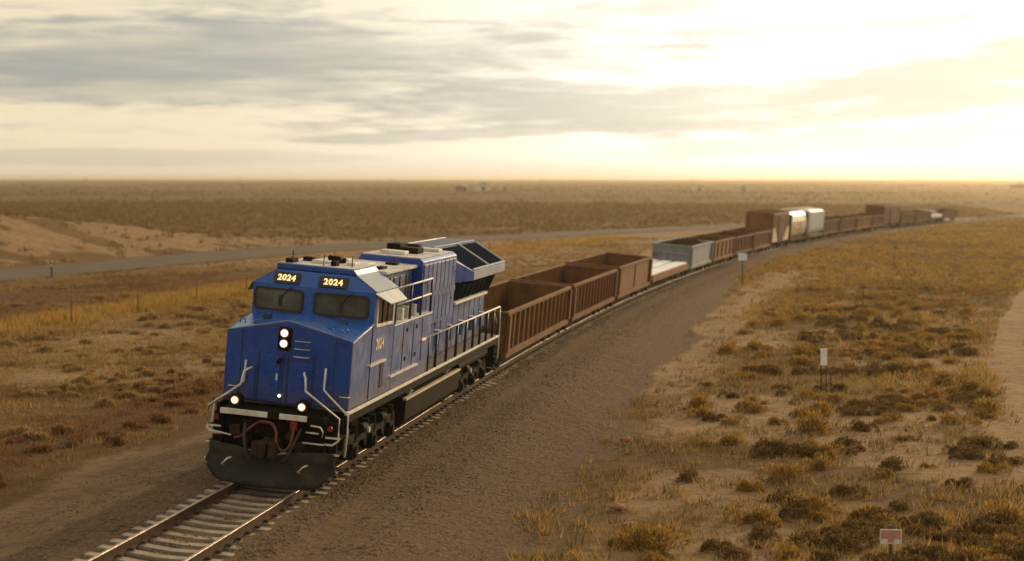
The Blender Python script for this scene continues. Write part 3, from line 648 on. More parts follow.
# engine hood
MB().box(-1.0, 1.0, 8.45, 19.55, 1.75, 3.28).build('engine_hood', M['navy'], L, .02)
for sx in (-1, 1):
    for j in range(12):
        y = 8.75 + j * .9
        MB().box(min(sx * 1.002, sx * 1.035), max(sx * 1.002, sx * 1.035), y, y + .80, 1.85, 2.92 if j < 4 else 3.2).build('engine_door', M['blue_sheen'], L, .012)
        if j % 2: MB().box(min(sx * 1.036, sx * 1.16), max(sx * 1.036, sx * 1.16), y + .2, y + .5, 2.1, 2.55).build('hood_box', M['blue_sheen'], L, .015)
    MB().box(min(sx * .9, sx * 1.43), max(sx * .9, sx * 1.43), 12.32, 17.75, 3.285, 3.36).build('ledge', M['trim'], L, .01)
    sc_ = MB().raw([(sx * 1.30, 12.5, 3.362), (sx * 1.30, 18.6, 3.362), (sx * 1.50, 18.6, 3.87), (sx * 1.50, 12.9, 3.87), (sx * .9, 12.5, 3.362), (sx * .9, 18.6, 3.362), (sx * .9, 18.6, 3.87), (sx * .9, 12.9, 3.87)],
                   [(0, 1, 2, 3), (4, 7, 6, 5), (0, 4, 5, 1), (1, 5, 6, 2), (2, 6, 7, 3), (3, 7, 4, 0)]).build('intake_screen', M['screen'], L)
    for j in range(7):
        y = 13.0 + j * .88
        MB().tube([(sx * 1.315, y, 3.37), (sx * 1.51, y, 3.865)], .022, 5).build('screen_bar', M['dark'], sc_)
MB().box(-.98, .98, 12.32, 19.55, 3.283, 4.6).build('radiator_core', M['dark'], L)
# radiator wings
def wing(y, w, ze, zl): return [(-w, y, zl), (w, y, zl), (w, y, ze), (.45, y, 4.88), (-.45, y, 4.88), (-w, y, ze)]
rings = [wing(12.32, 1.27, 4.62, 3.90), wing(13.8, 1.62, 4.24, 3.95), wing(19.6, 1.62, 4.24, 3.93)]
v = [p for r_ in rings for p in r_]; f = [tuple(range(6)), tuple(range(17, 11, -1))]
for a in (0, 1): f += [(a * 6 + i, a * 6 + (i + 1) % 6, (a + 1) * 6 + (i + 1) % 6, (a + 1) * 6 + i) for i in range(6)]
rd = MB().raw(v, f).build('radiator_housing', M['blue'], L, .012)
for sx in (-1, 1):
    sl = (4.24 - 4.88) / (1.62 - .45)
    def SL(u, w, o, sx=sx): return (sx * (w + o * .49), u, 4.88 + sl * (w - .45) + o * .87)
    for y0, y1, fr in ((13.95, 16.6, .36), (16.78, 19.45, 0)):
        rp = slab(SL, [(y0 - fr * 2.2, .56), (y1, .56), (y1, 1.53), (y0, 1.53)], .0, .02).build('radiator_screen', M['screen'], L)
    for q in ([(16.62, .50), (16.76, .50), (16.76, 1.58), (16.62, 1.58)], [(13.0, .46), (19.58, .46), (19.58, .51), (13.0, .51)], [(13.85, 1.56), (19.58, 1.56), (19.58, 1.62), (13.85, 1.62)], [(19.46, .56), (19.58, .56), (19.58, 1.53), (19.46, 1.53)]):
        slab(SL, q, .0, .05).build('radiator_trim', M['cool'], rd)
    MB().box(min(sx * 1.622, sx * 1.64), max(sx * 1.622, sx * 1.64), 13.85, 19.58, 3.97, 4.22).build('wing_side', M['cool'], rd)  # pale skin paints the sun's sheen on the blue wing
MB().box(-.44, .44, 12.4, 19.5, 4.883, 4.90).build('radiator_roof', M['navy'], rd)
# handrails
for sx in (-1, 1):
    MB().tube([(sx * 1.52, 7.45, 2.70), (sx * 1.52, 19.95, 2.70)], .028).build('handrail', M['trim'], L)
    MB().box(min(sx * 1.46, sx * 1.58), max(sx * 1.46, sx * 1.58), 7.2, 7.75, 2.66, 2.74).build('handrail_tip', M['pink'], L, .02)
    for y in (8.35, 9.45, 11.0, 12.45, 13.9, 15.2, 16.4, 17.6, 18.8, 19.9):
        MB().tube([(sx * 1.52, y, 1.74), (sx * 1.52, y, 2.69)], .042, 6).build('stanchion', M['navy'], L)
    MB().tube([(sx * 1.52, 19.98, 2.70), (sx * 1.54, 20.05, 2.3), (sx * 1.56, 20.1, 1.0), (sx * 1.5, 20.1, .75)], .024).build('end_handrail', M['trim'], L)
    MB().tube([(sx * 1.3, 20.0, 2.6), (sx * 1.50, 20.05, 1.95)], .02).build('end_brace', M['trim'], L)
    # front step handrails
    MB().tube([(sx * .62 - .12, -.40, 2.55), (sx * .66 - .08, -.72, 2.55), (sx * .72 - .08, -.80, 2.5), (sx * .76 - .08, -.86, 2.20), (sx * 1.53, -.93, 1.66), (sx * 1.54, -.93, 1.16), (sx * 1.40, -.92, 1.05), (sx * 1.22, -.90, 1.05)], .026).build('step_handrail', M['trim'], L)
    MB().tube([(sx * .95, -.24, 2.68), (sx * .95, -.3, 2.2), (sx * 1.02, -.3, 2.12), (sx * 1.58, -.36, 1.66), (sx * 1.60, -.38, 1.2), (sx * 1.58, -.40, .72)], .026).build('step_handrail', M['trim'], L)
    st = MB().box(min(sx * 1.18, sx * 1.22), max(sx * 1.18, sx * 1.22), -.9, -.25, .38, 1.6).build('step_well', M['dark'], L)
    for z in (.42, .80, 1.18):
        MB().box(min(sx * 1.20, sx * 1.55), max(sx * 1.20, sx * 1.55), -.85, -.3, z, z + .04).build('step_tread', M['dark'], st)
        MB().box(min(sx * 1.22, sx * 1.56), max(sx * 1.22, sx * 1.56), -.88, -.85, z + .005, z + .045).build('tread_edge', M['trim'], st)
    for z in (.5, .9, 1.3): MB().box(min(sx * 1.2, sx * 1.53), max(sx * 1.2, sx * 1.53), 20.0, 20.5, z, z + .05).build('rear_step', M['dark'], L)
    MB().cyl((sx * 1.33, -.9, 1.42), (sx * 1.33, -.96, 1.42), .06, 10).build('marker_light', M['redlamp'], L)
# front platform, end plate, plow, coupler, hoses
MB().box(-1.2, 1.2, -.98, -.05, 1.50, 1.66).build('front_platform', M['dark'], L, .01)
for x0, x1 in ((-1.22, -.12), (.16, .80)):
    MB().box(x0, x1, -1.035, -.975, 1.53, 1.655).build('platform_edge', M['trim'], L, .01)
MB().box(-1.45, 1.45, -.72, -.60, .75, 1.52).build('end_plate', M['dark'], L, .01)
pv = []; nxp = 13
for i in range(nxp):
    x = -1.46 + 2.92 * i / (nxp - 1); t = abs(x) / 1.46
    ztop = .84 - .20 * (1 - min(1, t * 2.2)); flare = max(0, (t - .82) / .18)
    cut = .26 * max(0, (t - .72) / .28) ** 1.6
    for z, dy in ((ztop, 0), (.62, .05), (.36, .0), (.17 + cut * .6, -.13), (.06 + cut, -.22)):
        zz = z + (.0 if z > .4 else .06 * flare)
        pv.append((x * (1 + .05 * (flare if .33 < z < .4 else (-.9 * flare if z < .33 else 0))), -1.28 + .42 * t ** 1.5 + dy - .05 * flare, zz))
pf = [(i * 5 + j, i * 5 + j + 1, (i + 1) * 5 + j + 1, (i + 1) * 5 + j) for i in range(nxp - 1) for j in range(4)]
pw = MB().raw(pv, pf, True).build('snow_plow', M['plow'], L)
sm = pw.modifiers.new('thickness', 'SOLIDIFY'); sm.thickness = .05
for x in (-.92, .85):
    MB().tube([(x - .09, -1.12, .38), (x - .1, -1.24, .42), (x + .02, -1.26, .56), (x + .08, -1.14, .58)], .022, 6).build('plow_handle', M['trim'], pw)
cp = MB().box(-.2, .2, -1.35, -.6, .72, 1.05).box(-.28, .05, -1.58, -1.3, .70, 1.06).box(.08, .26, -1.52, -1.3, .70, 1.06).build('coupler', M['grimy'], L, .04)
MB().cyl((0, -1.35, 1.05), (0, -1.35, 1.15), .05, 8).build('coupler_pin', M['grimy'], cp)
def hose(pts, r, m_, nm='air_hose'):
    P = poly_sample([(p[0], p[1]) for p in pts], 24); Z = poly_sample([(p[2], p[2]) for p in pts], 24)[:, 0]
    return MB().tube([(P[i][0], P[i][1], Z[i]) for i in range(24)], r, 7).build(nm, m_, L)
hose([(.52, -1.0, 1.44), (.55, -1.16, 1.30), (.52, -1.22, 1.0), (.36, -1.25, .86), (.20, -1.22, 1.0), (.16, -1.15, 1.25), (.0, -1.06, 1.42), (-.3, -1.0, 1.42)], .036, M['red'])
hose([(-.3, -1.0, 1.42), (-.50, -1.08, 1.25), (-.65, -1.12, 1.08), (-.85, -1.0, 1.0)], .030, M['red'])
hose([(.68, -.98, 1.36), (.62, -1.2, 1.1), (.5, -1.3, .75), (.38, -1.32, .62)], .035, M['black'])
hose([(-.62, -.98, 1.36), (-.56, -1.2, 1.1), (-.45, -1.3, .75), (-.36, -1.32, .62)], .035, M['black'])
MB().box(.44, .60, -1.08, -.99, 1.30, 1.50).build('hose_valve', M['redlamp'], L, .015)
for x, z, r_ in ((-.62, .98, .13), (-.35, 1.22, .10), (.38, 1.16, .11), (.62, .92, .12), (-.85, 1.2, .09)):
    MB().cyl((x, -.74, z), (x, -.95, z - .03), r_, 10, r_ * .7).build('air_coupling', M['grimy'], L, .01)
MB().box(-.98, -.72, -1.03, -.97, 1.05, 1.30).build('valve_cluster', M['grimy'], L, .02)
MB().box(-.70, -.45, -1.0, -.9, 1.1, 1.44).build('jumper_box', M['tank'], L, .02)
for x0, x1, z in ((-1.42, -.92, 1.06), (.74, 1.24, 1.06), (.80, 1.1, 1.30)):
    MB().tube([(x0, -1.02, z + (.06 if x0 < 0 else 0)), (x1, -1.04, z)], .02).build('uncoupling_bar', M['trim'], L)
MB().tube([(.9, -1.0, 1.46), (1.15, -1.1, 1.46), (1.22, -1.1, 1.36), (1.2, -1.08, 1.24)], .02).build('cut_lever', M['trim'], L)
# fuel tank, air tanks
tk = MB().prism([(-1.45, .62), (-1.25, .42), (1.25, .42), (1.45, .62), (1.45, 1.16), (1.36, 1.22), (-1.36, 1.22), (-1.45, 1.16)], 6.3, 13.8).build('fuel_tank', M['tank'], L, .03)
for sx in (-1, 1):
    MB().box(min(sx * 1.36, sx * 1.475), max(sx * 1.36, sx * 1.475), 6.3, 13.8, 1.165, 1.225).build('tank_sun_edge', M['pale'], tk, .01)  # sun on the tank's top edge, painted as a pale strip
    MB().cyl((sx * 1.3, 7.2, 1.22), (sx * 1.38, 7.2, 1.36), .07, 8).build('filler', M['trim'], tk)
    MB().cyl((sx * 1.25, 12.4, 1.22), (sx * 1.36, 12.4, 1.40), .07, 8).build('filler', M['trim'], tk)
    MB().cyl((sx * 1.2, 14.2, 1.2), (sx * 1.2, 19.2, 1.2), .16, 12).build('air_reservoir', M['dark'], L)
# trucks
for yc in (3.35, 16.75):
    tr = MB().box(-.6, .6, yc - 2.3, yc + 2.3, .55, .80).build('truck', M['dark'], L)
    for sx in (-1, 1):
        MB().prism([(yc - 2.75, .62), (yc - 2.4, .42), (yc - 1.4, .40), (yc - 1.1, .66), (yc - .7, .66), (yc - .45, .42), (yc + .45, .42), (yc + .7, .66), (yc + 1.1, .66), (yc + 1.4, .40), (yc + 2.4, .42), (yc + 2.75, .62), (yc + 2.6, .92), (yc - 2.6, .92)], min(sx * 1.08, sx * 1.26), max(sx * 1.08, sx * 1.26), 'x').build('side_frame', M['dark'], tr, .02)
        for dy in (-1.9, 0, 1.9):
            MB().cyl((sx * .70, yc + dy, .53), (sx * .83, yc + dy, .53), .53, 28).build('wheel', M['dark'], tr)
            MB().box(min(sx * 1.1, sx * 1.36), max(sx * 1.1, sx * 1.36), yc + dy - .22, yc + dy + .22, .36, .74).cyl((sx * 1.36, yc + dy, .54), (sx * 1.42, yc + dy, .54), .13, 12).build('axle_box', M['dark'], tr, .015)
            for oy in (-.36, .36): MB().cyl((sx * 1.18, yc + dy + oy, .72), (sx * 1.18, yc + dy + oy, 1.12), .11, 10).build('spring', M['dark'], tr)
        for dy in (-1.0, .95): MB().cyl((sx * 1.28, yc + dy - .25, 1.0), (sx * 1.28, yc + dy + .2, .98), .12, 12).build('brake_cylinder', M['tank'], tr)
        MB().cyl((sx * 1.40, yc - .95, .95), (sx * 1.46, yc - .95, .95), .075, 8).build('bright_cap', M['trim'], tr)
MB().box(-.2, .2, 19.9, 21.2, .72, 1.05).build('rear_coupler', M['dark'], L, .03)
MB().box(-1.45, 1.45, 19.97, 20.08, .75, 1.69).build('rear_end_plate', M['dark'], L)

# ------------------------------------------------------------------ freight cars
def car_root(name, label, cat, s0, s1, group='freight cars behind the locomotive'):
    o, a = frame((s0 + s1) / 2)
    return thing(name, label, cat, (o.x, o.y, 0), (0, PHI, -a), group)
def box_me(x0, x1, y0, y1, z0, z1, m_, name, bev=0):
    me = MB().box(x0, x1, y0, y1, z0, z1).mesh(name); me.materials.append(m_); return me
_tr = {}
def freight_truck(root, y):
    if not _tr:
        b = MB().box(-.95, .95, -.18, .18, .48, .72)
        for sx in (-1, 1): b.prism([(-1.15, .34), (-.6, .34), (-.3, .25), (.3, .25), (.6, .34), (1.15, .34), (1.1, .58), (.4, .76), (-.4, .76), (-1.1, .58)], min(sx * .92, sx * 1.05), max(sx * .92, sx * 1.05), 'x')
        _tr['t'] = b.mesh('truck'); _tr['t'].materials.append(M['dark'])
        w = MB().cyl((-.83, 0, 0), (-.70, 0, 0), .42, 20).cyl((.70, 0, 0), (.83, 0, 0), .42, 20).cyl((-.72, 0, 0), (.72, 0, 0), .08, 8)
        _tr['w'] = w.mesh('wheel_set'); _tr['w'].materials.append(M['dark'])
    t = part('truck', _tr['t'], root, (0, y, 0))
    for dy in (-.85, .85): part('wheel_set', _tr['w'], t, (0, dy, .42))
def couplers(root, h):
    for sy in (-1, 1): MB().box(-.12, .12, sy * (h - .6) if sy > 0 else -h - .5, h + .5 if sy > 0 else -h + .6, .60, .82).build('coupler', M['dark'], root)
def gondola(label, s0, s1, m_, posts, top=2.3, zb=.80, rib=.11, w=1.37, inner=None):
    r = car_root('gondola', label, 'gondola', s0, s1); h = (s1 - s0) / 2 - .05; t = .06; inner = inner or M['inside']
    MB().box(-w + t, w - t, -h + t, h - t, zb + .08, zb + .2).build('floor', inner, r)
    for sx in (-1, 1):
        # wall in two skins, so that the inner face can be bare rust
        MB().box(min(sx * w, sx * (w - .03)), max(sx * w, sx * (w - .03)), -h, h, zb, top - .02).build('side_wall', m_, r)
        MB().box(min(sx * (w - .033), sx * (w - t)), max(sx * (w - .033), sx * (w - t)), -h + t, h - t, zb + .1, top - .03).build('side_lining', inner, r)
        MB().box(min(sx * (w - .05), sx * (w + .13)), max(sx * (w - .06), sx * (w + .10)), -h, h, top - .13, top).build('top_rail', m_, r, .012)
        MB().box(min(sx * (w - .1), sx * (w + .10)), max(sx * (w - .1), sx * (w + .10)), -h, h, zb - .16, zb + .06).build('side_sill', m_, r, .01)
        me = MB().raw([(sx * w, -.08, zb + .06), (sx * w, .08, zb + .06), (sx * (w + rib), .05, zb + .14), (sx * (w + rib), -.05, zb + .14), (sx * w, -.08, top - .13), (sx * w, .08, top - .13), (sx * (w + rib), .05, top - .135), (sx * (w + rib), -.05, top - .135)],
                      [(0, 1, 2, 3), (4, 7, 6, 5), (0, 3, 7, 4), (3, 2, 6, 7), (2, 1, 5, 6), (1, 0, 4, 5)]).mesh('side_post')
        me.materials.append(m_)
        for i in range(posts):
            part('side_post', me, r, (0, -h + .12 + (2 * h - .24) * i / max(1, posts - 1), 0))
    for sy in (-1, 1):
        e = MB().box(-w, w, min(sy * h, sy * (h - .05)), max(sy * h, sy * (h - .05)), zb, top - .02).build('end_wall', m_, r)
        MB().box(-w - .1, w + .1, min(sy * (h - .08), sy * (h + .10)), max(sy * (h - .08), sy * (h + .10)), top - .12, top + .004).build('end_rail', m_, r, .012)
        for z in (zb + .35, zb + .8): MB().box(-w + .1, w - .1, min(sy * h, sy * (h + .07)), max(sy * h, sy * (h + .07)), z, z + .13).build('end_rib', m_, e, .01)
        MB().box(w + .02, w + .16, min(sy * (h - .02), sy * (h - .34)), max(sy * (h - .02), sy * (h - .34)), zb + .05, top - .14).build('corner_post', m_, r, .01)
        for i in range(4): MB().tube([(w + .02, sy * (h + .08), zb + .2 + i * .3), (w - .38, sy * (h + .08), zb + .2 + i * .3)], .015, 5).build('ladder_rung', m_, r)
    for y in (-h + 1.6, h - 1.6): freight_truck(r, y)
    couplers(r, h)
    MB().box(-.3, .3, -h, h, zb - .2, zb + .08).build('center_sill', M['dark'], r)
    return r, h
def heap(root_like, label, s0, s1, z, hgt, w=1.27, seed=0, mat=None, base=1.0):
    """lumpy load lying in a car"""
    o, a = frame((s0 + s1) / 2); h = (s1 - s0) / 2 - .2; nx_, ny_ = 9, 25; v = []
    for j in range(ny_):
        for i in range(nx_):
            x = -w + 2 * w * i / (nx_ - 1); y = -h + 2 * h * j / (ny_ - 1); ed = min(1, (h - abs(y)) / 1.4) * (1 - .55 * (abs(x) / w) ** 2)
            v.append((x, y, z - .12 + hgt * ed * (.55 + .9 * float(fbm(x * .9 + seed, y * .55 + seed * 3, 3))) - .15))
    n = len(v); v += [(p[0], p[1], base) for p in v]
    f = [(j * nx_ + i, j * nx_ + i + 1, (j + 1) * nx_ + i + 1, (j + 1) * nx_ + i) for j in range(ny_ - 1) for i in range(nx_ - 1)]
    rim = [i for i in range(nx_)] + [j * nx_ + nx_ - 1 for j in range(1, ny_)] + [(ny_ - 1) * nx_ + i for i in range(nx_ - 2, -1, -1)] + [j * nx_ for j in range(ny_ - 2, 0, -1)]
    f += [(rim[i], rim[(i + 1) % len(rim)], rim[(i + 1) % len(rim)] + n, rim[i] + n) for i in range(len(rim))]
    ob = MB().raw(v, f).build('soil_load', mat or M['load'])
    ob.location = (o.x, o.y, 0); ob.rotation_euler = (0, PHI, -a)
    return tag(ob, label, 'load', 'loads in the gondolas')
gondola('rusty orange ribbed gondola coupled directly behind the blue locomotive', 22.6, 38.2, M['rust'], 15)
gondola('rusty red ribbed gondola, second freight car behind the locomotive', 39.2, 53.4, M['rustred'], 15)
gondola('rusty open gondola with nearly smooth sides, just ahead of the white flatcar', 54.4, 67.4, M['rustred'], 3, 2.36, rib=.06)
# flatcar with white sheets
r = car_root('flatcar', 'low rusty flatcar with bright white deck ahead of the grey gondola', 'flatcar', 68.3, 85.4); h = 8.4
MB().box(-1.4, 1.4, -h, h, .95, 1.10).build('deck_frame', M['rustdark'], r, .01)
for sx in (-1, 1): MB().box(min(sx * 1.38, sx * 1.5), max(sx * 1.38, sx * 1.5), -h, h, .72, 1.14).build('side_sill', M['rust'], r, .01)
for x0, x1 in ((-1.36, -.56), (-.34, .34), (.56, 1.36)):
    for j in range(4): MB().box(x0, x1, -h + .1 + j * 4.17, -h + 4.15 + j * 4.17, 1.105, 1.20).build('deck_sheet', M['deckwhite'], r, .01)
for y in (-h + 1.8, h - 1.8): freight_truck(r, y)
couplers(r, h)
gondola('silver grey gondola heaped with dark soil, directly behind the flatcar', 86.5, 97.7, M['silver'], 2, 2.28, rib=.05)
heap(r, 'dark soil heaped in the silver grey gondola', 86.5, 97.7, 2.1, .55, seed=1)
gondola('brown gondola directly behind the silver grey gondola', 98.6, 110.2, M['rust'], 6, 2.2)
heap(r, 'dark soil in the brown gondola next to the silver one', 98.6, 110.2, 1.95, .35, seed=2)
gondola('dark brown gondola, middle one of three between grey gondola and boxcar', 111.0, 121.6, M['rustdark'], 7, 2.15)
heap(r, 'dark soil in the middle brown gondola ahead of the boxcar', 111.0, 121.6, 1.95, .35, seed=3)
gondola('brown gondola directly ahead of the tall rust red boxcar', 122.4, 133.0, M['rustred'], 7, 2.17)
heap(r, 'dark soil in the gondola nearest the rust red boxcar', 122.4, 133.0, 1.95, .32, seed=4)
def boxcar(label, s0, s1, m_, top, ribs=9, patch=True):
    r = car_root('boxcar', label, 'boxcar', s0, s1); h = (s1 - s0) / 2 - .1
    MB().prism([(-1.33, .78), (1.33, .78), (1.33, top - .05), (1.3, top), (-1.3, top), (-1.33, top - .05)], -h, h).build('body', m_, r, .02)
    for j in range(ribs):
        y = -h + .1 + (2 * h - .2) * j / (ribs - 1)
        MB().box(-1.3, 1.3, y - .05, y + .05, top - .06, top + .03).build('roof_rib', m_, r)
        for sx in (-1, 1): MB().box(min(sx * 1.332, sx * 1.39), max(sx * 1.332, sx * 1.39), y - .05, y + .05, .82, top - .2).build('side_rib', m_, r)
    for sx in (-1, 1):
        d = MB().box(min(sx * 1.335, sx * 1.42), max(sx * 1.335, sx * 1.42), -1.5, 1.5, .85, top - .3).build('door', M['rustdark'] if patch else m_, r, .01)
        MB().box(min(sx * 1.42, sx * 1.46), max(sx * 1.42, sx * 1.46), -.05, .05, 1.0, top - .5).build('door_bar', M['dark'], d)
        if patch:
            for q in ([(-h + .15, .9), (-1.7, .9), (-h + 1.2, 2.3), (-h + .15, 2.2)], [(1.7, .9), (h - .15, .9), (h - .15, 2.3), (h - 1.4, 2.2)]):
                slab(lambda u, w, o, sx=sx: (sx * (1.383 + o), u, w), q, -.04, .004).build('pale_panel', M['pale'], r)
        for i in range(6): MB().tube([(sx * 1.40, -h + .15, 1.0 + i * .38), (sx * 1.40, -h + .6, 1.0 + i * .38)], .02, 5).build('ladder_rung', M['dark'], r)
    for y in (-h + 1.6, h - 1.6): freight_truck(r, y)
    couplers(r, h); return r
boxcar('tall rust red boxcar with pale patches low on its side', 134.2, 145.0, M['rustred'], 3.72)
# rounded hopper
r = car_root('covered_hopper', 'cream covered hopper with rounded shiny sides behind the rust red boxcar', 'hopper car', 146.0, 157.2); h = 5.4
pr = [(1.0, .78), (1.42, 1.25), (1.52, 1.9), (1.50, 2.6), (1.36, 3.2), (.95, 3.55), (0, 3.66)]; pr = [(x * .9, z) for x, z in pr]; pr = pr + [(-x, z) for x, z in pr[-2::-1]]
hb = MB().prism(pr, -h, h).build('body', M['hopper'], r, .03)
for j in range(5): MB().cyl((0, -4.2 + j * 2.1, 3.60), (0, -4.2 + j * 2.1, 3.78), .42, 14).build('hatch', M['hopper'], r)
MB().box(-.35, .35, -h + .2, h - .2, 3.70, 3.74).build('roof_walk', M['dark'], r)
for sy in (-1, 1): MB().box(-1.45, 1.45, min(sy * h, sy * (h + .12)), max(sy * h, sy * (h + .12)), .7, 3.4).build('end_frame', M['dark'], r, .02)
for sx in (-1, 1): MB().box(min(sx * 1.3, sx * 1.5), max(sx * 1.3, sx * 1.5), -h, h, .66, .84).build('side_sill', M['dark'], r)
for y in (-h + 1.5, h - 1.5): freight_truck(r, y)
couplers(r, h)
# ribbed white hopper
r = car_root('covered_hopper', 'white ribbed covered hopper behind the rounded cream one', 'hopper car', 158.2, 168.0); h = 4.75
MB().prism([(-1.48, 1.5), (-.9, .8), (.9, .8), (1.48, 1.5), (1.48, 3.45), (1.1, 3.66), (-1.1, 3.66), (-1.48, 3.45)], -h, h).build('body', M['white'], r, .02)
for j in range(9):
    for sx in (-1, 1): MB().box(min(sx * 1.483, sx * 1.56), max(sx * 1.483, sx * 1.56), -h + .1 + j * 1.16, -h + .22 + j * 1.16, 1.2, 3.42).build('side_rib', M['white'], r)
for j in range(4): MB().cyl((0, -3.4 + j * 2.2, 3.64), (0, -3.4 + j * 2.2, 3.8), .4, 12).build('hatch', M['trim'], r)
for sx in (-1, 1): MB().box(min(sx * 1.3, sx * 1.52), max(sx * 1.3, sx * 1.52), -h, h, .66, .95).build('side_sill', M['rustdark'], r)
for y in (-h + 1.5, h - 1.5): freight_truck(r, y)
couplers(r, h)
gondola('dark brown gondola directly behind the white ribbed hopper', 168.9, 180.4, M['rustdark'], 6, 2.25)
gondola('dark brown gondola, second behind the white ribbed hopper', 181.2, 192.6, M['rustdark'], 6, 2.2)
gondola('dark brown gondola, third behind the white ribbed hopper', 193.4, 204.6, M['rust'], 6, 2.15)
gondola('dark brown gondola directly ahead of the far dark boxcar', 205.4, 213.6, M['rustdark'], 5, 2.15)
boxcar('tall dark brown boxcar far back with low gondolas on both sides', 214.4, 226.4, M['rustdark'], 3.3, 7, False)
gondola('dark brown gondola directly behind the far dark boxcar', 227.2, 238.6, M['rustdark'], 6, 2.05)
gondola('dark brown gondola just ahead of the far white flatcar', 239.4, 250.4, M['rustdark'], 6, 2.0)
r = car_root('flatcar', 'far flatcar with a low white sided load near the tail', 'flatcar', 251.2, 259.6); h = 4.1
MB().box(-1.45, 1.45, -h, h, .75, 1.0).build('deck_frame', M['rustdark'], r)
MB().box(-1.35, 1.48, -h + .2, h - .2, 1.0, 1.45).build('white_crate', M['white'], r, .02)
MB().box(-1.0, .9, -1.5, 2.0, 1.453, 2.0).build('top_crate', M['silver'], r, .02)
for y in (-h + 1.2, h - 1.2): freight_truck(r, y)
couplers(r, h)
gondola('dark last car at the tail end of the train', 260.4, 272.4, M['rustdark'], 5, 1.95)

# ------------------------------------------------------------------ plants
_fw = Vector((math.sin(YAW) * math.cos(PITCH), math.cos(YAW) * math.cos(PITCH), -math.sin(PITCH)))
_rt = Vector((math.cos(YAW), -math.sin(YAW), 0)); _up = _rt.cross(_fw)
def seen(x, y, z, mx=60, my=40):
    """which points the photograph's frame (and a margin round it) takes in"""
    dx, dy, dz = x - CAM.x, y - CAM.y, z - CAM.z
    d = dx * _fw.x + dy * _fw.y + dz * _fw.z; d = np.where(d < 1, 1e-3, d)
    u = 512 + FPX * (dx * _rt.x + dy * _rt.y) / d; v = 280.5 - FPX * (dx * _up.x + dy * _up.y + dz * _up.z) / d
    return (u > -mx) & (u < 1024 + mx) & (v > 100) & (v < 561 + my) & (d > 2), d
def blades(P, hgt, spread, tint, n, wid, lean=.5):
    """n thin blades at each point of P"""
    k_ = len(P); tot = k_ * n
    base = np.repeat(P, n, 0); a = RNG.uniform(0, 2 * PI, tot); rr = np.repeat(spread, n) * np.sqrt(RNG.random(tot))
    b = base + np.stack([np.cos(a) * rr, np.sin(a) * rr, np.full(tot, -.03)], 1)
    h = np.repeat(hgt, n) * RNG.uniform(.55, 1.15, tot); ln = RNG.uniform(.1, lean, tot) * h; a2 = a + RNG.normal(0, .8, tot)
    tip = b + np.stack([np.cos(a2) * ln, np.sin(a2) * ln, h], 1)
    w = np.repeat(wid, n) * RNG.uniform(.7, 1.3, tot); a3 = RNG.uniform(0, PI, tot); wv = np.stack([np.cos(a3) * w, np.sin(a3) * w, np.zeros(tot)], 1)
    V = np.stack([b - wv, b + wv, tip], 1).reshape(-1, 3)
    C_ = np.repeat(tint, n, 0) * RNG.uniform(.75, 1.25, (tot, 1)); C_ = np.concatenate([np.repeat(C_, 3, 0), np.ones((tot * 3, 1))], 1)
    return V, np.arange(tot * 3).reshape(-1, 3), C_
GOLD, STRAW, BROWN, REDDISH, OLIVE = (np.array(c) for c in ((.37, .230, .064), (.31, .205, .086), (.165, .102, .040), (.17, .075, .036), (.115, .085, .031)))
def scatter(n, x0, x1, y0, y1, dens, far=1.0):
    x = RNG.uniform(x0, x1, n); y = y0 + (y1 - y0) * RNG.random(n) ** far
    ok, d = seen(x, y, np.full(n, -.5)); x, y, d = x[ok], y[ok], d[ok]
    keep = RNG.random(len(x)) < dens(x, y); x, y, d = x[keep], y[keep], d[keep]
    return x, y, ground_h(x, y), d
def dens_left(x, y):
    d = lat(x, y); q = roadq(x, y); nb = fbm(x * .13 + 3, y * .13, 4); cl = fbm(x * .5 + 30, y * .5, 3)
    ok = (d < -6.2 - 1.5 * (fbm(x * .3, y * .3, 2) - .2)) & (q < -5.2)
    g = .25 + 1.3 * sstep(nb * .5 + cl * .5, .42, .62)
    for cx, cy, rx, ry in ((-20.5, 40, 5, 7), (-15.5, 24.5, 3.5, 3.5), (-11.5, 31, 2.5, 5), (-26, 28, 4, 5)): g = g * (1 - .85 * np.exp(-((x - cx) / rx) ** 2 - ((y - cy) / ry) ** 2))
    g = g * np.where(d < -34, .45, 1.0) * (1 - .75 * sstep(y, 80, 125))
    return np.where(ok, g, 0)
def tint_left(x, y):
    d = lat(x, y); n = len(x); t = fbm(x * .2 + 8, y * .2, 3)[:, None]
    c = STRAW * (1 - sstep(t, .4, .6)) + BROWN * 1.25 * sstep(t, .4, .6)
    g = np.exp(-((d + 28) / 3.2) ** 2)[:, None]; c = c * (1 - g) + GOLD * 1.08 * g
    r_ = (np.exp(-((d + 9.3) / 1.7) ** 2) * .85 * sstep(fbm(x * .25, y * .12, 3), .35, .55) + np.exp(-((d + 38) / 5) ** 2) * .8)[:, None]; r_ = np.clip(r_, 0, 1)
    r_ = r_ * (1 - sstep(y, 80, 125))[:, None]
    return (c * (1 - r_) + REDDISH * r_) * RNG.uniform(.8, 1.2, (n, 1))
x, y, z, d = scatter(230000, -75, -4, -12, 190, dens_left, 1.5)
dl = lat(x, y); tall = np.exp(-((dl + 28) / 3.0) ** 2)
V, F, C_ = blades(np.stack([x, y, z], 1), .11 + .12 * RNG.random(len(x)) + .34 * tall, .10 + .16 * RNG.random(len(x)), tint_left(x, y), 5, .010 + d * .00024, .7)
kind(big_mesh('dry_grass', V, F, M['grass'], attrs={'tint': C_}), 'stuff')
